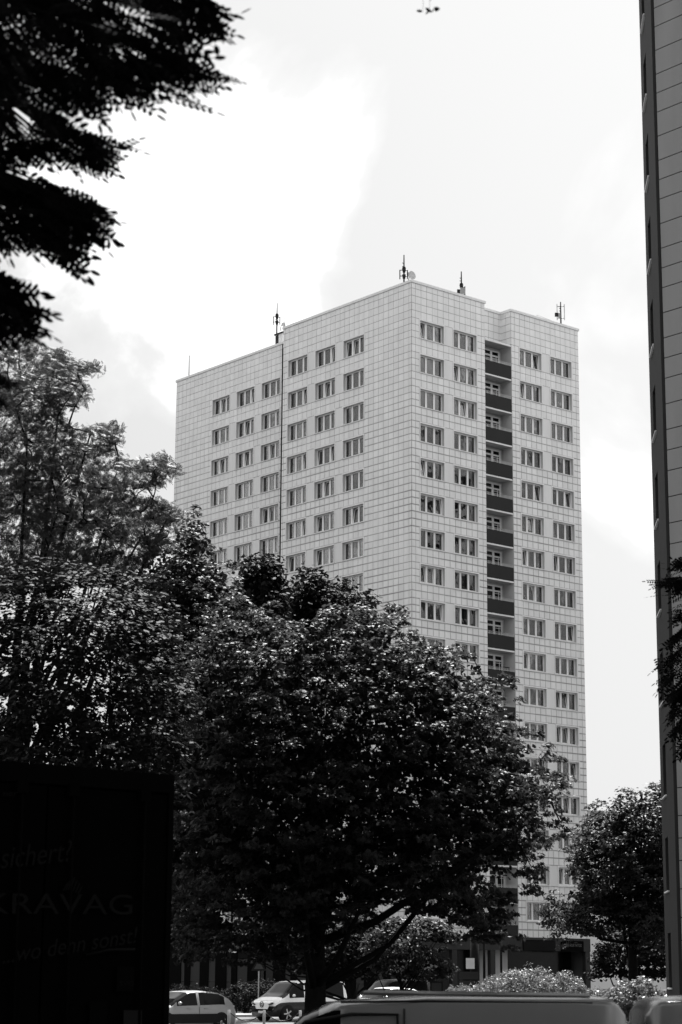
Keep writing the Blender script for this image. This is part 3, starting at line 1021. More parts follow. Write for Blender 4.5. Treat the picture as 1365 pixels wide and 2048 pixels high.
def poly_sample(poly, Y, thick, n, erode=0.0, edge_r=60, rg=rng, bias=.0):
    P = np.array(poly, float)
    lo, hi = P.min(0), P.max(0)
    out_ = []
    A, B = P, np.roll(P, -1, 0)
    while sum(len(o) for o in out_) < n:
        q = rg.uniform(lo, hi, (4 * n, 2))
        x, y = q[:, :1], q[:, 1:]
        ins = (((A[:, 1] > y) != (B[:, 1] > y)) & (x < (B[:, 0] - A[:, 0]) * (y - A[:, 1]) / (B[:, 1] - A[:, 1] + 1e-9) + A[:, 0])).sum(1) % 2 == 1
        q = q[ins]
        d = B - A; L2 = (d ** 2).sum(1)
        t = np.clip(((q[:, None] - A[None]) * d[None]).sum(2) / L2, 0, 1)
        dist = np.sqrt(((q[:, None] - (A + t[..., None] * d)) ** 2).sum(2)).min(1)
        k = dist > erode
        out_.append(np.c_[q[k], dist[k]])
    q = np.concatenate(out_)[:n]
    half = thick * np.sqrt(np.clip(q[:, 2] / edge_r, .03, 1))
    dy = rg.uniform(-1, 1, n) * half
    W = []
    for (px, py, _), e_ in zip(q, dy):
        # keep the silhouette's size at the crown's own distance; depth is added along the ground
        p = at(px, py, Y); d = ray(px, py)
        s = (Y + e_) / d.y
        W.append((d.x * s, Y + e_, EYE + d.z * s))
    return np.array(W), half


def noise_keep(W, scale, thr):
    return np.array([noise.noise(Vector(p) * scale) > thr for p in W])


def limbs(mb, base, top_z, targets, r0, n_main=9, rg=random, lean=(0, 0)):
    """tapered trunk, main limbs, and twigs to the clumps; returns nothing, fills mb"""
    bx, by = base
    H = top_z
    trunk = [Vector((bx + lean[0] * f + .12 * math.sin(f * 5) * f, by + lean[1] * f, H * f)) for f in (0, .12, .3, .5, .7, .9)]
    mb.tube(trunk, [r0 * 1.25, r0, r0 * .82, r0 * .6, r0 * .36, r0 * .12], 10)
    tg = [Vector(t) for t in targets]
    hi_ = [t for t in tg if t.z > H * .5] or tg
    mains = rg.sample(hi_, min(n_main, len(hi_)))
    segs = [(trunk[i], r0 * .5) for i in range(2, 6)]
    for t in mains:
        f = rg.uniform(.22, .6)
        s = Vector((bx + lean[0] * f, by + lean[1] * f, H * f))
        if s.z > t.z - .2: s.z = max(H * .12, t.z - 1.2)
        m1 = s.lerp(t, .33) + Vector((rg.uniform(-.2, .2), rg.uniform(-.2, .2), -.1 * (t - s).length * .6))
        m2 = s.lerp(t, .68) + Vector((rg.uniform(-.2, .2), rg.uniform(-.2, .2), 0))
        rr = r0 * rg.uniform(.28, .5)
        mb.tube([s, m1, m2, t], [rr, rr * .75, rr * .45, rr * .15], 6)
        segs += [(p_.lerp(q_, k_ / 5), 0) for p_, q_ in ((s, m1), (m1, m2), (m2, t)) for k_ in range(1, 6)]
    sp = np.array([tuple(s[0]) for s in segs])
    tg.sort(key=lambda t: float(((sp - np.array(t)) ** 2).sum(1).min()))
    for t in tg:
        i = int(((sp - np.array(t)) ** 2).sum(1).argmin())
        s = Vector(sp[i])
        sp = np.concatenate([sp, [tuple(s.lerp(t, .5)), tuple(s.lerp(t, .8)), tuple(t)]])
        if (s - t).length < .1: continue
        m = s.lerp(t, .5) + Vector((rg.uniform(-.1, .1), rg.uniform(-.1, .1), -.04))
        mb.tube([s, m, t], [.018 * r0 / .2, .012 * r0 / .2, .005], 4, cap=False)


def tree(name, label, poly, Y, thick, n_cl, per, cr, T, size, m, trunk_px, r0, seed, flat=.45, up=1.0, group=None, singles=0, thr=-9, nscale=.8,
         inner=0, edge_cut=0.0, ragged=0.0, ntwig=150, n_main=10, cat='tree', erode=8, top=None, trunk_h=None, edge_r=60, out_w=.5, droop=0.0, jitter=.55):
    rg = np.random.default_rng(seed)
    cl, half = poly_sample(poly, Y, thick, n_cl, erode=erode, edge_r=edge_r, rg=rg)
    if thr > -5:
        e_ = half / thick
        nv = np.array([noise.noise(Vector(p) * nscale) for p in cl + seed * 3.1])
        cl = cl[nv > thr + edge_cut * (1 - e_)]
    cl = cl + rg.normal(0, ragged, cl.shape)
    base = at(trunk_px[0], 1946, Y); bx, by = base.x, Y
    o = empty(name, (bx, by, 0)); tag(o, label, cat, group)
    cen = np.array([cl[:, 0].mean(), Y, cl[:, 2].mean()])
    n = len(cl) * per
    idx = np.repeat(np.arange(len(cl)), per)
    cs = cr * rg.uniform(.55, 1.25, len(cl))[idx]
    off = rg.normal(0, 1, (n, 3)); off /= np.linalg.norm(off, axis=1, keepdims=True); off *= rg.uniform(0, 1, (n, 1)) ** .45
    off[:, 2] *= flat
    off[:, 2] -= droop * (off[:, 0] ** 2 + off[:, 1] ** 2)
    pos = cl[idx] + off * cs[:, None]
    outv = (pos - cen); outv /= np.linalg.norm(outv, axis=1, keepdims=True) + 1e-6
    nrm = np.array([0, 0, up]) + outv * out_w + off * .35 + rg.normal(0, jitter, (n, 3))
    sz = size * rg.uniform(.6, 1.25, n); spin = rg.uniform(0, 6.2832, n)
    pos -= np.array([bx, by, 0])
    if singles:
        # the leaves nearest the camera on the lit upper rim become parts of their own
        sc = pos[:, 1] * 1.0 - pos[:, 2] * .35
        order = np.argsort(sc); pick = order[:singles]
        keep = np.ones(n, bool); keep[pick] = False
        me = np_mesh('leaf', T[0], T[1], m)
        for i in pick:
            l = link('leaf', me, o)
            q_ = Vector(nrm[i]).to_track_quat('Z', 'Y')
            l.matrix_local = Matrix.Translation(pos[i]) @ q_.to_matrix().to_4x4() @ Matrix.Rotation(spin[i], 4, 'Z') @ Matrix.Scale(sz[i], 4)
        pos, nrm, sz, spin = pos[keep], nrm[keep], sz[keep], spin[keep]
    c = inst('crown', T, pos, nrm, sz, spin, m, o); c['kind'] = 'stuff'
    if inner:  # large dark leaves added inside the crown to block light
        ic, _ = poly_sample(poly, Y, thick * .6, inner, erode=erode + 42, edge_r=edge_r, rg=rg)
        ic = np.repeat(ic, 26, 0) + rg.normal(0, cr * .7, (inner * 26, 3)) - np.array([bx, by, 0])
        inst('light_block_foliage', TS, ic, rg.normal(0, .8, ic.shape) + np.array([0, 0, .6]), size * 1.35 * rg.uniform(.7, 1.2, len(ic)), rg.uniform(0, 6.28, len(ic)), M['leaf_dark'], o)['kind'] = 'stuff'
    if r0 > 0:
        mb = MB(); rr = random.Random(seed)
        sel = cl[rg.choice(len(cl), min(ntwig, len(cl)), replace=False)] - np.array([bx, by, 0])
        limbs(mb, (0, 0), (trunk_h or cl[:, 2].max() * .9), [tuple(s) for s in sel], r0, n_main, rr, lean=(0 if top is None else top - bx, 0))
        mb.build('trunk', M['bark'], o)
    return o


TM, TS, TP = T_maple(), T_simple(), T_pinnate(6)
TP8 = T_pinnate(7, .27, .44)
TL = (np.array([(0, 0, 0), (.35, .22, 0), (.8, .16, 0), (1, 0, 0), (.8, -.16, 0), (.35, -.22, 0)]), np.array([(0, 1, 5), (1, 2, 5), (2, 4, 5), (2, 3, 4)]))

# the maple in the middle
maple = [(345, 1330), (380, 1290), (410, 1240), (450, 1205), (500, 1195), (560, 1215), (600, 1245), (640, 1215), (690, 1205), (735, 1215), (760, 1245), (775, 1225), (790, 1205), (803, 1210),
         (815, 1245), (835, 1285), (880, 1290), (930, 1300), (945, 1285), (955, 1310), (1000, 1345), (1035, 1370), (1045, 1400), (1020, 1425), (1050, 1455), (1085, 1460), (1090, 1475), (1060, 1495),
         (1110, 1510), (1145, 1540), (1155, 1572), (1120, 1585), (1110, 1610), (1125, 1645), (1150, 1668), (1110, 1688), (1065, 1695), (1065, 1715), (1100, 1745), (1070, 1770), (1000, 1745),
         (985, 1760), (1030, 1805), (1055, 1850), (1040, 1880), (985, 1885), (940, 1870), (900, 1850), (860, 1830), (800, 1810), (760, 1830), (720, 1850), (690, 1870), (660, 1855), (620, 1895), (560, 1915), (500, 1912),
         (430, 1918), (380, 1925), (345, 1915), (345, 1600)]
tree('maple_tree', 'broad dark maple in the middle with sunlit top leaves in front of the tower', maple, 45, 3.4, 3100, 32, .25, TM, .118, M['leaf_maple'], (632, 2040), .26, 11,
     singles=300, inner=900, edge_cut=.19, ragged=.08, n_main=16, ntwig=220, trunk_h=8.6, thr=-.22, nscale=1.3, erode=0, top=-.6, droop=.3, flat=.35)

# maple standing behind it on the left
maple2 = [(250, 1120), (300, 1070), (345, 1040), (375, 1010), (400, 1002), (430, 1045), (440, 1080), (470, 1105), (500, 1120), (515, 1140), (500, 1175), (480, 1190), (510, 1230), (540, 1300),
          (540, 1500), (520, 1750), (350, 1860), (250, 1800), (200, 1600), (210, 1300), (220, 1180)]
tree('maple_tree', 'second maple at left behind the middle one, its lit top beside the tower edge', maple2, 54, 3.0, 1700, 30, .28, TM, .125, M['leaf_maple'], (325, 2040), .2, 12, inner=520, edge_cut=.3, ragged=.08,
     thr=-.2, nscale=1.1, ntwig=120, trunk_h=10, erode=4, droop=.3, flat=.35)

# locust reaching up on the left: fine feathery leaves, see-through
loc1 = [(-40, 700), (0, 690), (30, 680), (60, 700), (100, 700), (125, 692), (140, 715), (175, 722), (205, 728), (205, 745), (175, 755), (185, 790), (180, 805), (140, 815), (120, 830), (150, 855),
        (200, 850), (230, 840), (245, 858), (235, 885), (240, 905), (270, 925), (330, 905), (350, 925), (362, 950), (340, 965), (310, 975), (270, 985), (330, 1000), (360, 1020), (345, 1060), (330, 1100),
        (250, 1160), (150, 1180), (-40, 1200)]
tree('locust_tree', 'tall feathery locust at the left edge with thin arching branches against the sky', loc1, 42, 2.4, 4200, 8, .20, TP, .13, M['leaf_locust'], (-60, 2040), .24, 13,
     flat=.6, thr=-.21, nscale=1.5, ntwig=300, n_main=15, erode=3, jitter=.8, trunk_h=12.0, edge_r=80, top=-6.4)

# darker tree under it, its trunk against bright sky
loc2 = [(-40, 1130), (100, 1110), (250, 1130), (340, 1180), (380, 1300), (390, 1450), (380, 1560), (340, 1620), (-40, 1620)]
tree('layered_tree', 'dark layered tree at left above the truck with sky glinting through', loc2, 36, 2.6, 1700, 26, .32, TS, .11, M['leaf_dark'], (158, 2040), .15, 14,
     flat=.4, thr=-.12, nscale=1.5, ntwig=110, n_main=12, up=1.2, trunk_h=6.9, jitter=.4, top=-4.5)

# dark poplars between the maples and the tower
pop1 = [(470, 1200), (490, 1130), (515, 1108), (545, 1112), (560, 1140), (570, 1175), (565, 1230), (570, 1300), (480, 1300)]
pop2 = [(570, 1240), (575, 1185), (595, 1160), (615, 1138), (640, 1145), (655, 1180), (680, 1160), (700, 1165), (712, 1200), (735, 1190), (748, 1195), (742, 1235), (765, 1245), (775, 1260), (700, 1330), (580, 1320)]
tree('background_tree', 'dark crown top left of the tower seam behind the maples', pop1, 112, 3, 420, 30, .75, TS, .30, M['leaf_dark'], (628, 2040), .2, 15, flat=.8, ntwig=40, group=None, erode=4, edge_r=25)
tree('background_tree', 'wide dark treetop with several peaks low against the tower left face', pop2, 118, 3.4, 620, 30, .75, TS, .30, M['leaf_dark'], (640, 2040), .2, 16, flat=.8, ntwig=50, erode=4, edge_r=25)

# trees to the right of the tower
rt1 = [(1080, 1805), (1095, 1780), (1130, 1780), (1145, 1755), (1125, 1700), (1130, 1672), (1165, 1650), (1172, 1620), (1195, 1600), (1228, 1592), (1235, 1572), (1262, 1552), (1285, 1550), (1300, 1570), (1325, 1558), (1370, 1560),
       (1390, 1930), (1290, 1900), (1190, 1870), (1150, 1885), (1105, 1880), (1085, 1845)]
tree('broadleaf_tree', 'bushy dark tree between the tower and the right building', rt1, 84, 3.2, 1900, 28, .38, TS, .14, M['leaf_right'], (1265, 2040), .24, 17, inner=260, edge_cut=.35, ragged=.1, thr=-.14, nscale=.9, ntwig=150, trunk_h=8.2, droop=.3, erode=2, flat=.4)
rt2 = [(1185, 1900), (1200, 1850), (1260, 1830), (1340, 1830), (1350, 1960), (1180, 1960)]
tree('understorey_tree', 'small dark tree low beside the tower shop front at right', rt2, 96, 2, 260, 24, .5, TS, .18, M['leaf_dark'], (1240, 2040), .12, 18, ntwig=40, erode=4)
lt = [(735, 1860), (770, 1835), (830, 1820), (880, 1835), (905, 1850), (925, 1865), (940, 1885), (905, 1890), (890, 1910), (918, 1935), (915, 1955), (860, 1965), (800, 1960), (740, 1940), (720, 1900)]
tree('young_tree', 'small light leaved tree low behind the maple left of the tall poles', lt, 74, 1.2, 330, 22, .34, TS, .15, M['leaf_right'], (800, 2040), .08, 19, ntwig=50, erode=6, thr=-.2, nscale=1.2)
dk = [(340, 1840), (480, 1830), (600, 1850), (720, 1830), (820, 1850), (860, 1930), (760, 1955), (600, 1950), (560, 1945), (560, 1900), (400, 1900), (345, 1905)]  # extra tree added to make the zone under the maples dark
tree('understorey_tree', 'low dark tree added to darken the area left of the young tree', dk, 88, 2.2, 420, 26, .6, TS, .2, M['leaf_dark'], (700, 2040), .14, 20, ntwig=40, erode=4)

# sunlit bushes
b1 = [(895, 1992), (905, 1978), (960, 1972), (975, 1960), (1005, 1955), (1020, 1945), (1045, 1943), (1060, 1938), (1085, 1942), (1105, 1955), (1130, 1950), (1160, 1962), (1175, 1985), (1200, 1978), (1225, 1992), (1225, 2040), (895, 2040)]
bush_o = tree('bush', 'wide sunlit bush with small pale leaves behind the grey van', b1, 58, 1.0, 1100, 34, .15, TS, .055, M['leaf_bush'], (1060, 2040), .03, 21, ragged=.05, flat=1.0, ntwig=160, erode=0, edge_r=25, cat='bush', jitter=.9, trunk_h=1.8)
b2 = [(1215, 1990), (1230, 1972), (1250, 1962), (1270, 1964), (1280, 1958), (1300, 1964), (1312, 1978), (1335, 1982), (1338, 2040), (1215, 2040)]
tree('bush', 'smaller rounder sunlit bush near the foot of the right building', b2, 55, .9, 260, 24, .15, TS, .085, M['leaf_bush'], (1272, 2040), .03, 22, flat=1.0, ntwig=60, erode=0, edge_r=25, cat='bush', jitter=.9, trunk_h=1.6)
b3 = [(340, 2000), (345, 1970), (400, 1978), (460, 1980), (470, 1968), (520, 1962), (560, 1966), (620, 1975), (620, 2010), (460, 2030)]
tree('hedge', 'dark clipped hedge between the silver car and the two tone van', b3, 116, 1.0, 420, 20, .3, TS, .12, M['leaf_dark'], (510, 2040), .05, 23, flat=.9, ntwig=30, erode=0, edge_r=20, cat='hedge')
# upright shoots on the big bush
mbs = []
rg = np.random.default_rng(5)
cl_, _ = poly_sample([(930, 1960), (1200, 1950), (1200, 1990), (930, 1990)], 57.6, .7, 60, rg=rg)

# ---- near branches (out of focus), hanging from trees that stand left and right of the camera
def near_branch(o, poly, Y, thick, n, size, seed, T, m, root, singles=0, ntw=40, erode=12, tang=(0.9, 0, -.45), tr=1.0):
    rg = np.random.default_rng(seed)
    cl, _ = poly_sample(poly, Y, thick, n, erode=erode, edge_r=90, rg=rg)
    root = Vector(root)
    pos = cl - np.array(o.location)
    rl = root - o.location
    # each compound leaf points away from the branch root, drooping
    d = pos - np.array(rl); d /= np.linalg.norm(d, axis=1, keepdims=True)
    d = d * .6 + np.array(tang) + rg.normal(0, .45, d.shape); d /= np.linalg.norm(d, axis=1, keepdims=True)
    nrm = rg.normal(0, .55, d.shape) + np.array([0, -.25, .8]); nrm -= d * (nrm * d).sum(1, keepdims=True); nrm /= np.linalg.norm(nrm, axis=1, keepdims=True)
    x = np.cross(d, nrm)
    B = np.stack([x, d, nrm], axis=1)
    sz = size * rg.uniform(.75, 1.2, len(pos))
    V0, F0 = T
    me1 = None
    rest = np.ones(len(pos), bool)
    if singles:
        me1 = np_mesh('leaf', V0, F0, m)
        pick = np.argsort(-pos[:, 0] + .0 * pos[:, 1])[:singles]
        for i in pick:
            l = link('leaf', me1, o)
            l.matrix_local = Matrix.Translation(pos[i]) @ Matrix([list(B[i][0]), list(B[i][1]), list(B[i][2])]).transposed().to_4x4() @ Matrix.Scale(sz[i], 4)
        rest[pick] = False
    p2, B2, s2_ = pos[rest], B[rest], sz[rest]
    V = np.einsum('kj,njd->nkd', V0, B2) * s2_[:, None, None] + p2[:, None, :]
    F = F0[None] + (np.arange(len(p2)) * len(V0))[:, None, None]
    link('foliage', np_mesh('foliage', V.reshape(-1, 3), F.reshape(-1, 3), m), o)['kind'] = 'stuff'
    mb = MB(); rr = random.Random(seed)
    main = [pos[i] for i in rg.choice(len(pos), min(ntw, len(pos)), replace=False)]
    for t in main:
        t = Vector(t); mid = rl.lerp(t, .5) + Vector((0, 0, .12))
        mb.tube([rl, mid, t], [.012 * tr, .008 * tr, .003 * tr], 5, cap=False)
    mb.build('twig', M['bark'], o)


def shade_canopy(o, boxes, n, size, seed, m, T=TS):  # unseen leaf masses added to cast shade on what lies below
    rg = np.random.default_rng(seed)
    pos = []
    for (c, s, k) in boxes:
        q = rg.normal(0, 1, (int(n * k), 3)); q /= np.linalg.norm(q, axis=1, keepdims=True); q *= rg.uniform(0, 1, (len(q), 1)) ** .4
        pos.append(np.array(c) + q * np.array(s))
    pos = np.concatenate(pos)
    # never hang into the camera's view above the frame edge
    rel = pos - np.array([0, 0, EYE])
    el = np.degrees(np.arctan2(rel[:, 2], np.maximum(rel[:, 1], .01)))
    az = np.degrees(np.arctan2(rel[:, 0], np.maximum(rel[:, 1], .01)))
    keep = (rel[:, 1] < .5) | (el > 28.2) | (np.abs(az) > 13)
    pos = pos[keep] - np.array(o.location)
    nrm = rg.normal(0, .6, pos.shape) + np.array([0, 0, 1.2])
    inst('crown', T, pos, nrm, size * rg.uniform(.7, 1.3, len(pos)), rg.uniform(0, 6.28, len(pos)), m, o)['kind'] = 'stuff'


nl = empty('overhanging_locust', (-5.5, 5.5, 0)); tag(nl, 'blurred black locust branches hanging in at the upper left close to the camera', 'tree')
mb = MB(); limbs(mb, (0, 0), 9.5, [(-2, 2, 8.5), (2, -3, 8), (-3, -3, 8)], .2, 5, random.Random(3)); mb.build('trunk', M['bark'], nl)
shade_canopy(nl, [((0, 12.5, 12.2), (7, 4.5, 2.2), .4), ((-3, 4, 9.5), (5, 6, 2), .3), ((4, 2, 10), (5, 7, 2), .3)], 30000, .22, 31, M['leaf_cover'])  # crown added above the frame to shade the near branches
up1 = [(-60, -60), (420, -60), (450, 0), (430, 25), (470, 40), (500, 75), (500, 90), (440, 80), (400, 95), (380, 90), (400, 125), (450, 135), (490, 150), (505, 180), (500, 190), (450, 175), (430, 185), (440, 205), (400, 190), (410, 235),
       (395, 240), (350, 205), (320, 190), (290, 230), (250, 220), (240, 200), (215, 220), (230, 250), (180, 240), (140, 250), (60, 240), (-60, 250)]
up2 = [(60, 240), (120, 230), (180, 255), (220, 270), (265, 285), (275, 325), (250, 310), (225, 320), (220, 345), (190, 340), (185, 355), (140, 345), (110, 330), (60, 330), (-60, 345), (-60, 240)]
up3 = [(-60, 340), (0, 330), (40, 370), (100, 360), (150, 370), (185, 390), (240, 370), (240, 385), (205, 405), (265, 415), (265, 430), (215, 430), (270, 460), (270, 470), (215, 465), (245, 515), (245, 528), (205, 505), (165, 495),
       (165, 530), (125, 555), (115, 530), (100, 500), (60, 520), (20, 500), (-60, 510)]
up4 = [(-60, 540), (20, 545), (50, 570), (75, 610), (80, 640), (95, 685), (60, 670), (60, 715), (30, 690), (-60, 690)]
up5 = [(-60, 735), (0, 745), (30, 760), (-60, 770)]
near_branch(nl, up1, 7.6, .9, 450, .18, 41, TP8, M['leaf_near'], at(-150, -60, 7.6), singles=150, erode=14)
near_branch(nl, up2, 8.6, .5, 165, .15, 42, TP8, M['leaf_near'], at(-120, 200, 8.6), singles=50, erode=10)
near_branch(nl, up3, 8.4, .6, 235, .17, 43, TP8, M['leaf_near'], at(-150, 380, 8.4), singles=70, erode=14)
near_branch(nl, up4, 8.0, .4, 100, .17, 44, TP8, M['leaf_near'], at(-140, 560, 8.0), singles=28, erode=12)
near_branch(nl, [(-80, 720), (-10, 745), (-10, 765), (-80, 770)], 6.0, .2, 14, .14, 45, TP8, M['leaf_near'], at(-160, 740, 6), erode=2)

nr = empty('overhanging_plane', (9.8, 26, 0)); tag(nr, 'tree right of the frame whose twigs hang before the right building', 'tree')
mb = MB(); limbs(mb, (0, 0), 24, [(3, 2, 20), (4, 4, 22), (2, -4, 22)], .36, 3, random.Random(4)); mb.build('trunk', M['bark'], nr)
shade_canopy(nr, [((2.5, 31, 21.5), (6.5, 4.0, 2.4), .4), ((6, 24, 20), (7, 6, 3), .35), ((-2, 27, 20.5), (4, 5, 2.5), .25)], 26000, .34, 32, M['leaf_cover'])  # crown added out of view to cast shade on the grey vans
rtw = [(1296, 1160), (1325, 1155), (1335, 1130), (1362, 1115), (1420, 1110), (1420, 1500), (1362, 1520), (1350, 1470), (1338, 1440), (1345, 1400), (1320, 1380), (1325, 1340), (1300, 1345), (1318, 1325), (1350, 1310), (1330, 1295), (1345, 1270),
       (1362, 1240), (1340, 1245), (1345, 1230), (1362, 1215), (1350, 1190), (1330, 1175), (1318, 1205), (1312, 1175)]
near_branch(nr, rtw, 24, .5, 380, .22, 46, TP8, M['leaf_near'], at(1480, 1250, 24), erode=3, tang=(-.6, 0, -.6))
near_branch(nr, [(838, -20), (878, -20), (874, 26), (842, 30)], 9.5, .05, 12, .045, 47, TL, M['leaf_near'], at(858, -140, 9.5), erode=0, tang=(0, 0, -1.5), ntw=5, tr=.25)

# boughs that carry the hanging twigs back to their trunks
def boughs(o, roots, zs, r):
    for p_, z_ in zip(roots, zs):
        e_ = Vector(p_) - o.location; s_ = Vector((0, 0, z_)); m_ = s_.lerp(e_, .5) + Vector((0, 0, .35))
        mb = MB(); mb.tube([s_, m_, e_], [r, r * .6, .012], 8); mb.build('bough', M['bark'], o)


boughs(nl, [at(-150, -60, 7.6), at(-120, 200, 8.6), at(-150, 380, 8.4), at(-140, 560, 8.0), at(-160, 740, 6), at(858, -140, 9.5)], (4.5, 4.1, 3.8, 3.5, 3.1, 6.5), .05)
boughs(nr, [at(1480, 1250, 24)], (6.0,), .09)

# trees added behind the camera to block sky light from the foreground
for i, (x, y) in enumerate(((-9, -8), (7, -10), (-2, -16), (14, 2))):
    t = empty('added_shade_tree', (x, y, 0)); tag(t, ('tree added out of view behind the camera to its left to block sky light', 'tree added out of view behind the camera to its right to block sky light', 'farthest tree added out of view straight behind the camera to block sky light', 'tree added out of view beside the camera at its right to block sky light')[i], 'tree', 'trees added behind the camera to block sky light')
    mb = MB(); limbs(mb, (0, 0), 12, [(2, 2, 11), (-2, 1, 10), (1, -3, 10)], .25, 3, random.Random(i)); mb.build('trunk', M['bark'], t)
    shade_canopy(t, [((x, y, 10), (5.5, 5.5, 4.5), 1)], 9000, .4, 60 + i, M['leaf_cover'])

# ------------------------------------------------------------------ truck at left
TY = 17.5
pc = at(336, 1946, TY); pc.z = 0
tr = empty('lorry_trailer', pc, PHI); tag(tr, 'black lorry box seen from behind at left with faint advertising print', 'lorry')
nrm_ = -DL
top = hit(340, 1551, pc, nrm_).z
BW_, BL = 2.5, 9.0
mb = MB(); mb.box((-BW_, .03, 1.0), (0, BL, top)); mb.build('body', M['truck'], tr)
for a, b in ((-BW_ + .06, -BW_ / 2 - .01), (-BW_ / 2 + .01, -.06)):
    mb = MB(); mb.box((a, -.015, 1.12), (b, .028, top - .17)); d = mb.build('door', M['truck'], tr)
    mb = MB()
    for x in (a + .22, b - .25):
        mb.tube([(x, -.045, 1.1), (x, -.045, top - .15)], .014, 6)
        mb.box((x - .05, -.06, top - .24), (x + .05, -.012, top - .14))
    mb.build('lock_rod', M['truck_frame'], d)
mb = MB(); mb.box((-BW_ - .02, -.03, top - .15), (.0, .03, top + .005)); mb.box((-.05, -.03, 1.0), (.0, .026, top - .151)); mb.box((-BW_ - .02, -.03, 1.0), (-BW_ + .05, .026, top - .151)); mb.box((-BW_, -.03, .92), (0, .026, 1.1))
mb.build('door_frame', M['truck_frame'], tr)
for x in (-.35, -2.15):
    mb = MB(); mb.tube([(x - .14, 1.2, .5), (x + .14, 1.2, .5)], .5, 20); mb.build('wheel', M['tyre'], tr)
    mb = MB(); mb.tube([(x - .14, 2.6, .5), (x + .14, 2.6, .5)], .5, 20); mb.build('wheel', M['tyre'], tr)
mb = MB(); mb.box((-2.0, .2, .6), (-.5, BL - .3, .99)); mb.build('chassis', M['truck_frame'], tr)
mb = MB(); mb.box((-BW_ + .1, -.02, .5), (-.1, .1, .62)); mb.build('bumper', M['truck_frame'], tr)
for x in (-2.3, -.4): mb = MB(); mb.box((x - .1, -.03, .7), (x + .1, .05, .85)); mb.build('rear_light', M['truck_frame'], tr)
Mi = (Matrix.Translation(pc) @ Matrix.Rotation(PHI, 4, 'Z')).inverted()


def tl(px, py):
    return Mi @ hit(px, py, pc, nrm_)


def truck_text(s, px0, py0, px1, py1, h_px, shear=0, m='print'):
    a, b = tl(px0, py0), tl(px1, py1)
    up_ = tl(px0 if px0 > -50 else px1, (py0 if px0 > -50 else py1) - h_px).z - (a.z if px0 > -50 else b.z)
    wd = math.hypot(b.x - a.x, b.z - a.z); an = math.atan2(b.z - a.z, b.x - a.x)
    o = text(s, tr, M[m], (a.x, -.055, a.z), (0, 0, 0), up_, wd, shear)
    o.rotation_euler = Euler((math.pi / 2, -an, 0), 'XYZ')
    return o


truck_text('KRAVAG', -42, 1827, 252, 1829, 42)
truck_text('sichert?', -8, 1738, 138, 1722, 44, .3)
truck_text('...wo denn sonst!', -4, 1928, 268, 1885, 34, .3)
truck_text('ner', -2, 1593, 28, 1593, 12, .2)
truck_text('SVG', 231, 1972, 259, 1972, 10)
a, b = tl(165, 1910), tl(262, 1899)
mb = MB(); mb.tube([(a.x, -.056, a.z), ((a.x + b.x) / 2, -.056, (a.z + b.z) / 2 + .02), (b.x, -.056, b.z)], .012, 5); mb.build('underline', M['print'], tr)
mb = MB()      # lozenge of slanting bars above the V
for k in range(7):
    x0, y0 = 118 + k * 5, 1795 - k * 2.2
    hgt = 30 - abs(k - 3) * 5
    pa, pb_ = tl(x0, 1782 - (3 - abs(k - 3)) * 2 + k * 1.0), tl(x0 + 8, 1782 - hgt + k * 1.0)
    mb.add([(pa.x, -.056, pa.z), (pa.x + .012, -.056, pa.z), (pb_.x + .012, -.056, pb_.z), (pb_.x, -.056, pb_.z)], [(0, 1, 2, 3)])
mb.build('emblem', M['print'], tr)


def truck_plate(x0, y0, x1, y1, m, name):
    a, b = tl(x0, y1), tl(x1, y0)
    mb = MB(); mb.box((a.x, -.05, a.z), (b.x, -.046, b.z)); return mb.build(name, M[m], tr)


truck_plate(240, 2020, 278, 2060, 'paper', 'notice')
truck_plate(227, 1933, 262, 1982, 'truck_frame', 'sticker')
truck_plate(172, 2002, 208, 2060, 'truck_frame', 'notice')


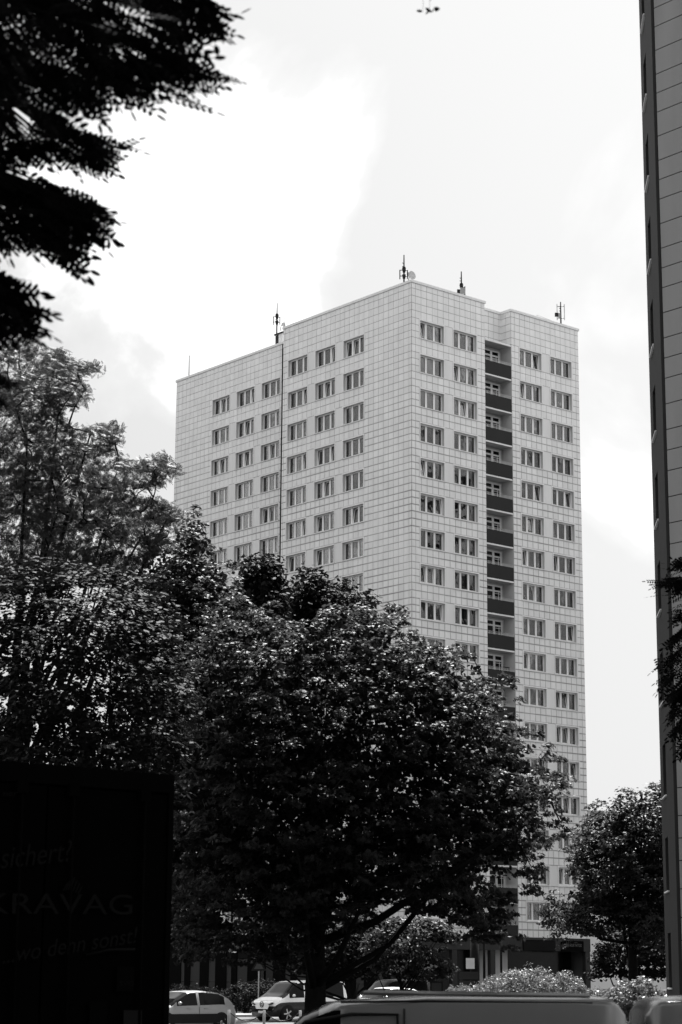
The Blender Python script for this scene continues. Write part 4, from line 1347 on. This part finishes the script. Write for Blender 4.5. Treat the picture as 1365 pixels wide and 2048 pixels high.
# ------------------------------------------------------------------ vehicles
def car(name, label, cat, loc_, heading, L_, Wd, prof_x, prof_z, belt_z, body, lower=None, glass='car_glass', win=(.30, .82), roof_span=(.34, .80), wheel_r=.33, tumble=.80, roof_mat=None, pillars=(.55,), low_z=None, group=None):
    o = empty(name, loc_, 0); tag(o, label, cat, group)
    o.rotation_euler = (0, 0, math.atan2(heading.y, heading.x))     # local +x is the nose
    ns = 72
    X = np.linspace(0, 1, ns)
    ZT_ = np.interp(X, prof_x, prof_z)
    low_z = low_z or .55
    G = []
    for i, f in enumerate(X):
        x = L_ * (.5 - f)
        endt = min(f, 1 - f) / .06; wv = Wd / 2 * (1 - .16 * max(0, 1 - endt) ** 2)
        zt = ZT_[i]; zb = np.interp(f, (0, .2, .8, 1), (belt_z - .12, belt_z - .02, belt_z + .04, belt_z))
        hood = zt < zb + .12
        zb = min(zb, zt - .06)
        wr_ = wv * (.93 if hood else (1 - (1 - tumble) * min(1, (zt - zb) / .55)))
        ring = [(wv * .90, .22), (wv * .97, .32), (wv, low_z), (wv * .995, (low_z + zb) / 2), (wv * .97, zb), (wr_, zt - .07), (wr_ * .9, zt - .02), (wr_ * .5, zt), (0, zt + .008)]
        G.append([(x, y, z) for y, z in ring] + [(x, -y, z) for y, z in ring[:-1]][::-1])
    K = len(G[0])
    bodyF, glassF, wsF, lowF, roofF = [], [], [], [], []
    V = [p for g in G for p in g]
    for i in range(ns - 1):
        f = (X[i] + X[i + 1]) / 2
        for k in range(K - 1):
            fa = (i * K + k, (i + 1) * K + k, (i + 1) * K + k + 1, i * K + k + 1)
            kk = k if k < 8 else (K - 2 - k)
            tall = ZT_[i] > belt_z + .22 and ZT_[i + 1] > belt_z + .22
            pill = any(abs(f - p_) < .012 for p_ in pillars)
            if kk == 4 and win[0] < f < win[1] and tall and not pill: glassF.append(fa)
            elif kk >= 5 and (prof_z[0] < 9) and not (roof_span[0] < f < roof_span[1]) and ZT_[i] > belt_z + .02 and (f < roof_span[0] and f > roof_span[0] - .30 or f > roof_span[1] and f < roof_span[1] + .16) : wsF.append(fa)
            elif kk <= 2 and lower: lowF.append(fa)
            elif kk >= 5 and roof_mat and roof_span[0] <= f <= roof_span[1]: roofF.append(fa)
            else: bodyF.append(fa)
    ends = [tuple(range(K)), tuple((ns - 1) * K + k for k in range(K))[::-1]]

    def part(nm, F, m, sm=True):
        if not F: return None
        used = sorted({i for f in F for i in f}); mp_ = {u: i for i, u in enumerate(used)}
        mb = MB(); mb.add([V[u] for u in used], [tuple(mp_[i] for i in f) for f in F], sm)
        return mb.build(nm, m, o)
    part('body', bodyF + ([] if lower else ends), M[body])
    if lower: part('lower_body', lowF + ends, M[lower])
    part('side_window', glassF, M[glass]); part('windscreen', wsF, M[glass])
    part('roof', roofF, M[roof_mat] if roof_mat else M[body])
    for fx in (.17, .80):
        for s in (-1, 1):
            x = L_ * (.5 - fx)
            mb = MB(); mb.tube([(x, s * (Wd / 2 - .20), wheel_r), (x, s * (Wd / 2 + .012), wheel_r)], wheel_r, 24); wl = mb.build('wheel', M['tyre'], o)
            mb = MB()
            mb.tube([(x, s * (Wd / 2 + .005), wheel_r), (x, s * (Wd / 2 + .02), wheel_r)], wheel_r * .22, 12)
            for q_ in range(5):
                a = q_ * 1.2566
                c0 = Vector((x, s * (Wd / 2 + .018), wheel_r)); dv = Vector((math.cos(a), 0, math.sin(a))); pv = Vector((-math.sin(a), 0, math.cos(a))) * .035
                mb.add([c0 + pv, c0 - pv, c0 + dv * wheel_r * .68 - pv, c0 + dv * wheel_r * .68 + pv], [(0, 1, 2, 3)])
            mb.build('rim', M['rim'], wl)
            mb = MB(); mb.tube([(x, s * (Wd / 2 - .25), wheel_r + .02), (x, s * (Wd / 2 + .004), wheel_r + .02)], wheel_r * 1.14, 24); mb.build('wheel_arch', M['tyre'], o)
    for s in (-1, 1):
        mb = MB(); zc = belt_z + .02; xx = L_ * (.5 - win[0] - .03)
        n = 10; vs_ = []; fs = []
        for j in range(5):
            for k in range(n):
                a = 6.283 * k / n; rr = math.sin(math.pi * (j + .5) / 5)
                vs_.append((xx + .09 * rr * math.cos(a), s * (Wd / 2 + .04 + .045 * j), zc + .08 + .075 * rr * math.sin(a)))
        for j in range(4):
            for k in range(n): fs.append((j * n + k, j * n + (k + 1) % n, (j + 1) * n + (k + 1) % n, (j + 1) * n + k))
        fs += [tuple(range(n)), tuple(range(4 * n, 5 * n))[::-1]]
        mb.add(vs_, fs, True); mb.build('wing_mirror', M[body], o)
        for fx in (.42, .62):
            x = L_ * (.5 - fx); mb = MB(); mb.box((x - .1, s * (Wd / 2 - .005) - .012, belt_z - .12), (x + .1, s * (Wd / 2 - .005) + .02, belt_z - .085)); mb.build('door_handle', M[body], o)
        for fx in pillars:
            x = L_ * (.5 - fx); mb = MB(); mb.box((x - .006, s * (Wd / 2 + .001) - .004, .35), (x + .006, s * (Wd / 2 + .001) + .004, belt_z - .05)); mb.build('door_gap', M['tyre'], o)
    return o


def place(px, Y):
    p = at(px, 1946, Y); p.z = 0.006
    return p


HD = -DR
hx = [0, .02, .12, .22, .30, .44, .60, .78, .90, .97, 1.0]
hz = [.55, .72, .93, 1.00, 1.26, 1.54, 1.57, 1.50, 1.30, .98, .6]
c3 = place(368, 85)
id3 = car('parked_car', 'silver hatchback with black windows parked right of the lorry', 'car', c3, HD, 4.26, 1.81, hx, hz, .98, 'silver', glass='car_glass', win=(.26, .84), roof_span=(.42, .86), pillars=(.54,), group=None)
mb = MB(); mb.box((-1.45, .905, .30), (1.35, .925, .66)); mb.build('sill_trim', M['tyre'], id3)
mb = MB(); mb.box((-2.07, .55, .82), (-1.95, .86, .98)); mb.build('tail_light', M['tyre'], id3)

vx = [0, .015, .05, .12, .18, .30, .36, .60, .90, .96, .985, 1.0]
vz = [.5, .78, 1.02, 1.16, 1.32, 1.82, 1.90, 1.94, 1.93, 1.86, 1.3, .6]
cb = place(601, 103)
buzz = car('parked_van', 'two tone minibus with white roof and dark flanks parked behind the maple trunk', 'van', cb, HD, 4.71, 1.98, vx, vz, 1.12, 'white_paint', lower='black_paint', win=(.20, .93), roof_span=(.33, .97), pillars=(.40, .62, .66), low_z=.72, wheel_r=.36, tumble=.86)
# front: pale snout, V crease, lamps and round emblem
xf = 4.71 / 2
mb = MB(); mb.add([(xf - .10, -.80, .95), (xf - .10, .80, .95), (xf + .01, .62, .88), (xf + .01, -.62, .88), (xf + .015, .45, .58), (xf + .015, -.45, .58)], [(0, 1, 2, 3), (3, 2, 4, 5)]); mb.build('nose_panel', M['white_paint'], buzz)
for s in (-1, 1):
    mb = MB(); mb.add([(xf + .022, s * .42, .80), (xf - .02, s * .82, .92), (xf - .05, s * .90, .83), (xf + .02, s * .60, .72)], [(0, 1, 2, 3)]); mb.build('headlight', M['lamp'], buzz)
    mb = MB(); mb.add([(xf + .027, s * .48, .80), (xf - .014, s * .78, .895), (xf - .04, s * .86, .83), (xf + .026, s * .61, .745)], [(0, 1, 2, 3)]); mb.build('lamp_lens', M['black_paint'], buzz)
mb = MB()
ring_ = [(xf + .03, .14 * math.cos(a * .3927), .80 + .14 * math.sin(a * .3927)) for a in range(17)]
mb.tube(ring_, .014, 5)
mb.tube([(xf + .035, -.08, .91), (xf + .035, 0, .81), (xf + .035, .08, .91)], .012, 4, smooth=False)
mb.tube([(xf + .035, -.12, .85), (xf + .035, -.055, .69), (xf + .035, 0, .79), (xf + .035, .055, .69), (xf + .035, .12, .85)], .012, 4, smooth=False)
mb.build('emblem', M['black_metal'], buzz)
mb = MB(); mb.box((xf + .01, -.26, .38), (xf + .03, .26, .49)); mb.build('number_plate', M['plate'], buzz)

cw = place(775, 109)
car('parked_car', 'white car parked right behind the minibus, roof showing over the grey van', 'car', cw, HD, 4.4, 1.8, hx, [z * 1.02 for z in hz], 1.0, 'white_paint', win=(.26, .84), roof_span=(.42, .86))
cdk = place(790, 122)
car('parked_car', 'black tall car in tree shade with only glints on its roof', 'car', cdk, HD, 4.6, 1.85, vx, [z * 1.02 for z in vz], 1.12, 'black_paint', win=(.2, .9), roof_span=(.34, .95))
c5 = place(1185, 92)
car('parked_car', 'black car behind the sunlit bush before the tattoo shop', 'car', c5, HD, 4.5, 1.82, hx, [z * 1.08 for z in hz], 1.02, 'black_paint', win=(.26, .84), roof_span=(.42, .86))
c6 = place(1330, 98)
car('parked_car', 'black car half hidden behind the right building', 'car', c6, HD, 4.5, 1.82, hx, [z * 1.05 for z in hz], 1.02, 'black_paint', win=(.26, .84), roof_span=(.42, .86))
c7 = place(1200, 84)
car('parked_car', 'white car between the two sunlit bushes', 'car', c7, HD, 4.3, 1.8, hx, [z * .96 for z in hz], .95, 'white_paint', win=(.26, .84), roof_span=(.42, .86))
c8 = place(1345, 86)
car('parked_car', 'white car right of the small bush at the foot of the right building', 'car', c8, HD, 4.3, 1.8, hx, [z * .96 for z in hz], .95, 'white_paint', win=(.26, .84), roof_span=(.42, .86))

# grey vans close to the camera
gx = [0, .02, .08, .19, .22, .36, .42, .60, .90, .965, .985, .996, 1.0]
gz = [.6, .85, 1.05, 1.18, 1.24, 1.92, 2.03, 2.10, 2.10, 2.08, 2.0, 1.6, .7]
LX = Vector((-1, 0.03, 0)).normalized()
VY = 20.0
vr = at(1246, 1946, VY).x
vl = vr - 4.75
g1 = car('grey_van', 'grey panel van across the bottom of the photo, blurred', 'van', Vector(((vl + vr) / 2, VY, .006)), LX, 4.75, 1.9, gx, gz, 1.32, 'van_paint', win=(.23, .43), roof_span=(.40, .985), pillars=(.455,), wheel_r=.34, tumble=.86)
mb = MB()
# recessed swage of the blind side panels
for (xa, xb) in ((-.30, -1.95),):
    pts_ = [(xa, 1.0), (xa + .02, 1.72), (xa - .06, 1.80), (xb + .12, 1.76), (xb, 1.66), (xb - .02, 1.0)]
    mb.tube([(x, (-1 if False else 1) * (.955 - .13 * max(0, (z - 1.32)) / .72 + .004), z) for x, z in pts_], .012, 5)
mb.build('panel_swage', M['tyre'], g1)
mb = MB()
for s in (-.55, -.2, .2, .55): mb.tube([(.1, s, 2.115 + .0), (-2.0, s, 2.105)], .018, 5)
mb.build('roof_rib', M['van_paint'], g1)
for s_ in (-1, 1):
    mb = MB(); mb.tube([(.30, s_ * .80, 2.035), (-.5, s_ * .80, 2.05), (-2.0, s_ * .79, 2.04)], .011, 5); mb.build('roof_seam', M['tyre'], g1)
mb = MB(); mb.tube([(-.28, .985, .5), (-.28, .965, 1.30), (-.28, .83, 1.98)], .009, 5); mb.build('door_gap', M['tyre'], g1)
mb = MB(); mb.tube([(1.18, .955, 1.34), (.62, .83, 1.86), (.2, .83, 1.93), (-.22, .835, 1.93), (-.24, .94, 1.36)], .016, 5); mb.build('window_seal', M['tyre'], g1)
mb = MB(); mb.tube([(.2, -.1, 2.05), (.15, -.1, 2.2)], [.02, .008], 6); mb.build('aerial', M['tyre'], g1)
r2 = at(1266, 1946, VY).x
g2 = car('grey_van', 'second grey van behind the first at the lower right corner, sun stripes on its roof', 'van', Vector((r2 + 4.75 / 2, VY + .15, .006)), LX, 4.75, 1.9, [1 - x for x in gx[::-1]], gz[::-1], 1.32, 'van_paint', win=(.57, .77), roof_span=(.015, .60), pillars=(.545,), wheel_r=.34, tumble=.86)
mb = MB(); pts_ = [(1.95, 1.0), (1.97, 1.66), (1.85, 1.76), (.2, 1.80), (.1, 1.0)]
mb.tube([(x, .955 - .13 * max(0, (z - 1.32)) / .72 + .004, z) for x, z in pts_], .012, 5); mb.build('panel_swage', M['tyre'], g2)

# ------------------------------------------------------------------ street furniture
def post(name, label, px, Y, ztop_, r, cat, m='grey_metal'):
    p = at(px, 1946, Y); p.z = 0
    o = empty(name, p); tag(o, label, cat)
    mb = MB(); mb.tube([(0, 0, 0), (0, 0, ztop_)], r, 10); mb.build('pole', M[m], o)
    mb = MB(); mb.tube([(0, 0, 0), (0, 0, .12)], r * 1.6, 10); mb.build('foot', M[m], o)
    return o


f_ = lambda py, Y, px=950: at(px, py, Y).z
o = post('street_pillar', 'thick dark pillar with small notices left of the thin poles', 950, 88, f_(1868, 88), .19, 'pillar', 'sign_dark')
zz = f_(1927, 88)
mb = MB(); mb.box((-.38, -.25, zz - .22), (-.02, -.21, zz + .22)); mb.build('notice', M['sign_white'], o)
mb = MB(); mb.box((-.65, -.24, zz - 1.2), (.15, -.21, zz - .7)); mb.build('notice_board', M['pale_panel'], o)
mb = MB(); mb.box((-.65, -.24, zz - .66), (.15, -.21, zz - .34)); mb.build('notice_board', M['pale_panel'], o)
o = post('street_pole', 'thin pole with a pale plate at its top between the pillar and the other pole', 969, 86, f_(1862, 86), .055, 'pole', 'sign_dark')
zz = f_(1876, 86)
mb = MB(); mb.box((-.36, -.10, zz - .22), (-.08, -.07, zz + .18)); mb.build('plate', M['pale_panel'], o)
mb = MB(); mb.box((.02, -.10, zz - .25), (.20, -.07, zz + .28)); mb.build('plate', M['pale_panel'], o)
o = post('street_pole', 'thin plain pole rising behind the wide bush', 1003, 86, f_(1872, 86), .05, 'pole', 'sign_dark')
o = post('warning_sign', 'triangular road sign on a pole left of the minibus', 518, 112, f_(1922, 112), .035, 'road sign')
zz = f_(1930, 112)
mb = MB(); mb.prism([(-.42, zz - .38), (.42, zz - .38), (0, zz + .36)], -.05, -.03); mb.build('plate', M['sign_dark'], o)
mb = MB(); mb.prism([(-.26, zz - .29), (.26, zz - .29), (0, zz + .18)], -.056, -.051); mb.build('plate_centre', M['pale_panel'], o)
p = at(874, 1946, 60); p.z = 0
o = empty('notice_stand', p); tag(o, 'small rectangular notice stand just above the grey van roof', 'notice board')
z1, z0 = f_(1963, 60), f_(1986, 60)
mb = MB(); mb.box((-.19, -.02, z0), (.17, .02, z1)); b_ = mb.build('board', M['sign_dark'], o)
mb = MB(); mb.box((-.15, -.025, z0 + .06), (.13, -.021, z1 - .05)); mb.build('sheet', M['pale_panel'], b_)
mb = MB()
for x in (-.17, .15): mb.tube([(x, 0, 0), (x, 0, z1)], .02, 6)
mb.build('leg', M['grey_metal'], o)
ps_ = []
for i, (px, lab) in enumerate(((460, 'post with chain in front of the silver car'), (530, 'post carrying the chain before the minibus nose'), (602, 'post with chain half hidden behind the grey van'))):
    o = post('chain_post', lab, px, 58, f_(2023, 58), .04, 'post'); ps_.append(o)
for i in range(2):
    a, b = ps_[i].location, ps_[i + 1].location; zt_ = f_(2026, 58)
    o = empty('chain', a); tag(o, ('sagging chain hanging left of the post before the minibus', 'sagging chain hanging right of the post before the minibus')[i], 'chain')
    mb = MB(); mb.tube([((b.x - a.x) * t, 0, zt_ - .25 * 4 * t * (1 - t)) for t in np.linspace(0, 1, 12)], .014, 5); mb.build('links', M['black_metal'], o)
# railing behind the hedge
p = at(475, 1946, 122); p.z = 0; p2 = at(560, 1946, 122)
o = empty('railing', p); tag(o, 'dark railing in front of the pale ground floor panels', 'railing')
zt_ = f_(1966, 122); dx = p2.x - p.x
mb = MB(); mb.box((0, -.03, zt_ - .06), (dx, .03, zt_)); mb.build('handrail', M['black_metal'], o)
for k in range(5):
    mb = MB(); mb.box((dx * k / 4 - .03, -.03, 0), (dx * k / 4 + .03, .03, zt_ - .061)); mb.build('upright', M['black_metal'], o)
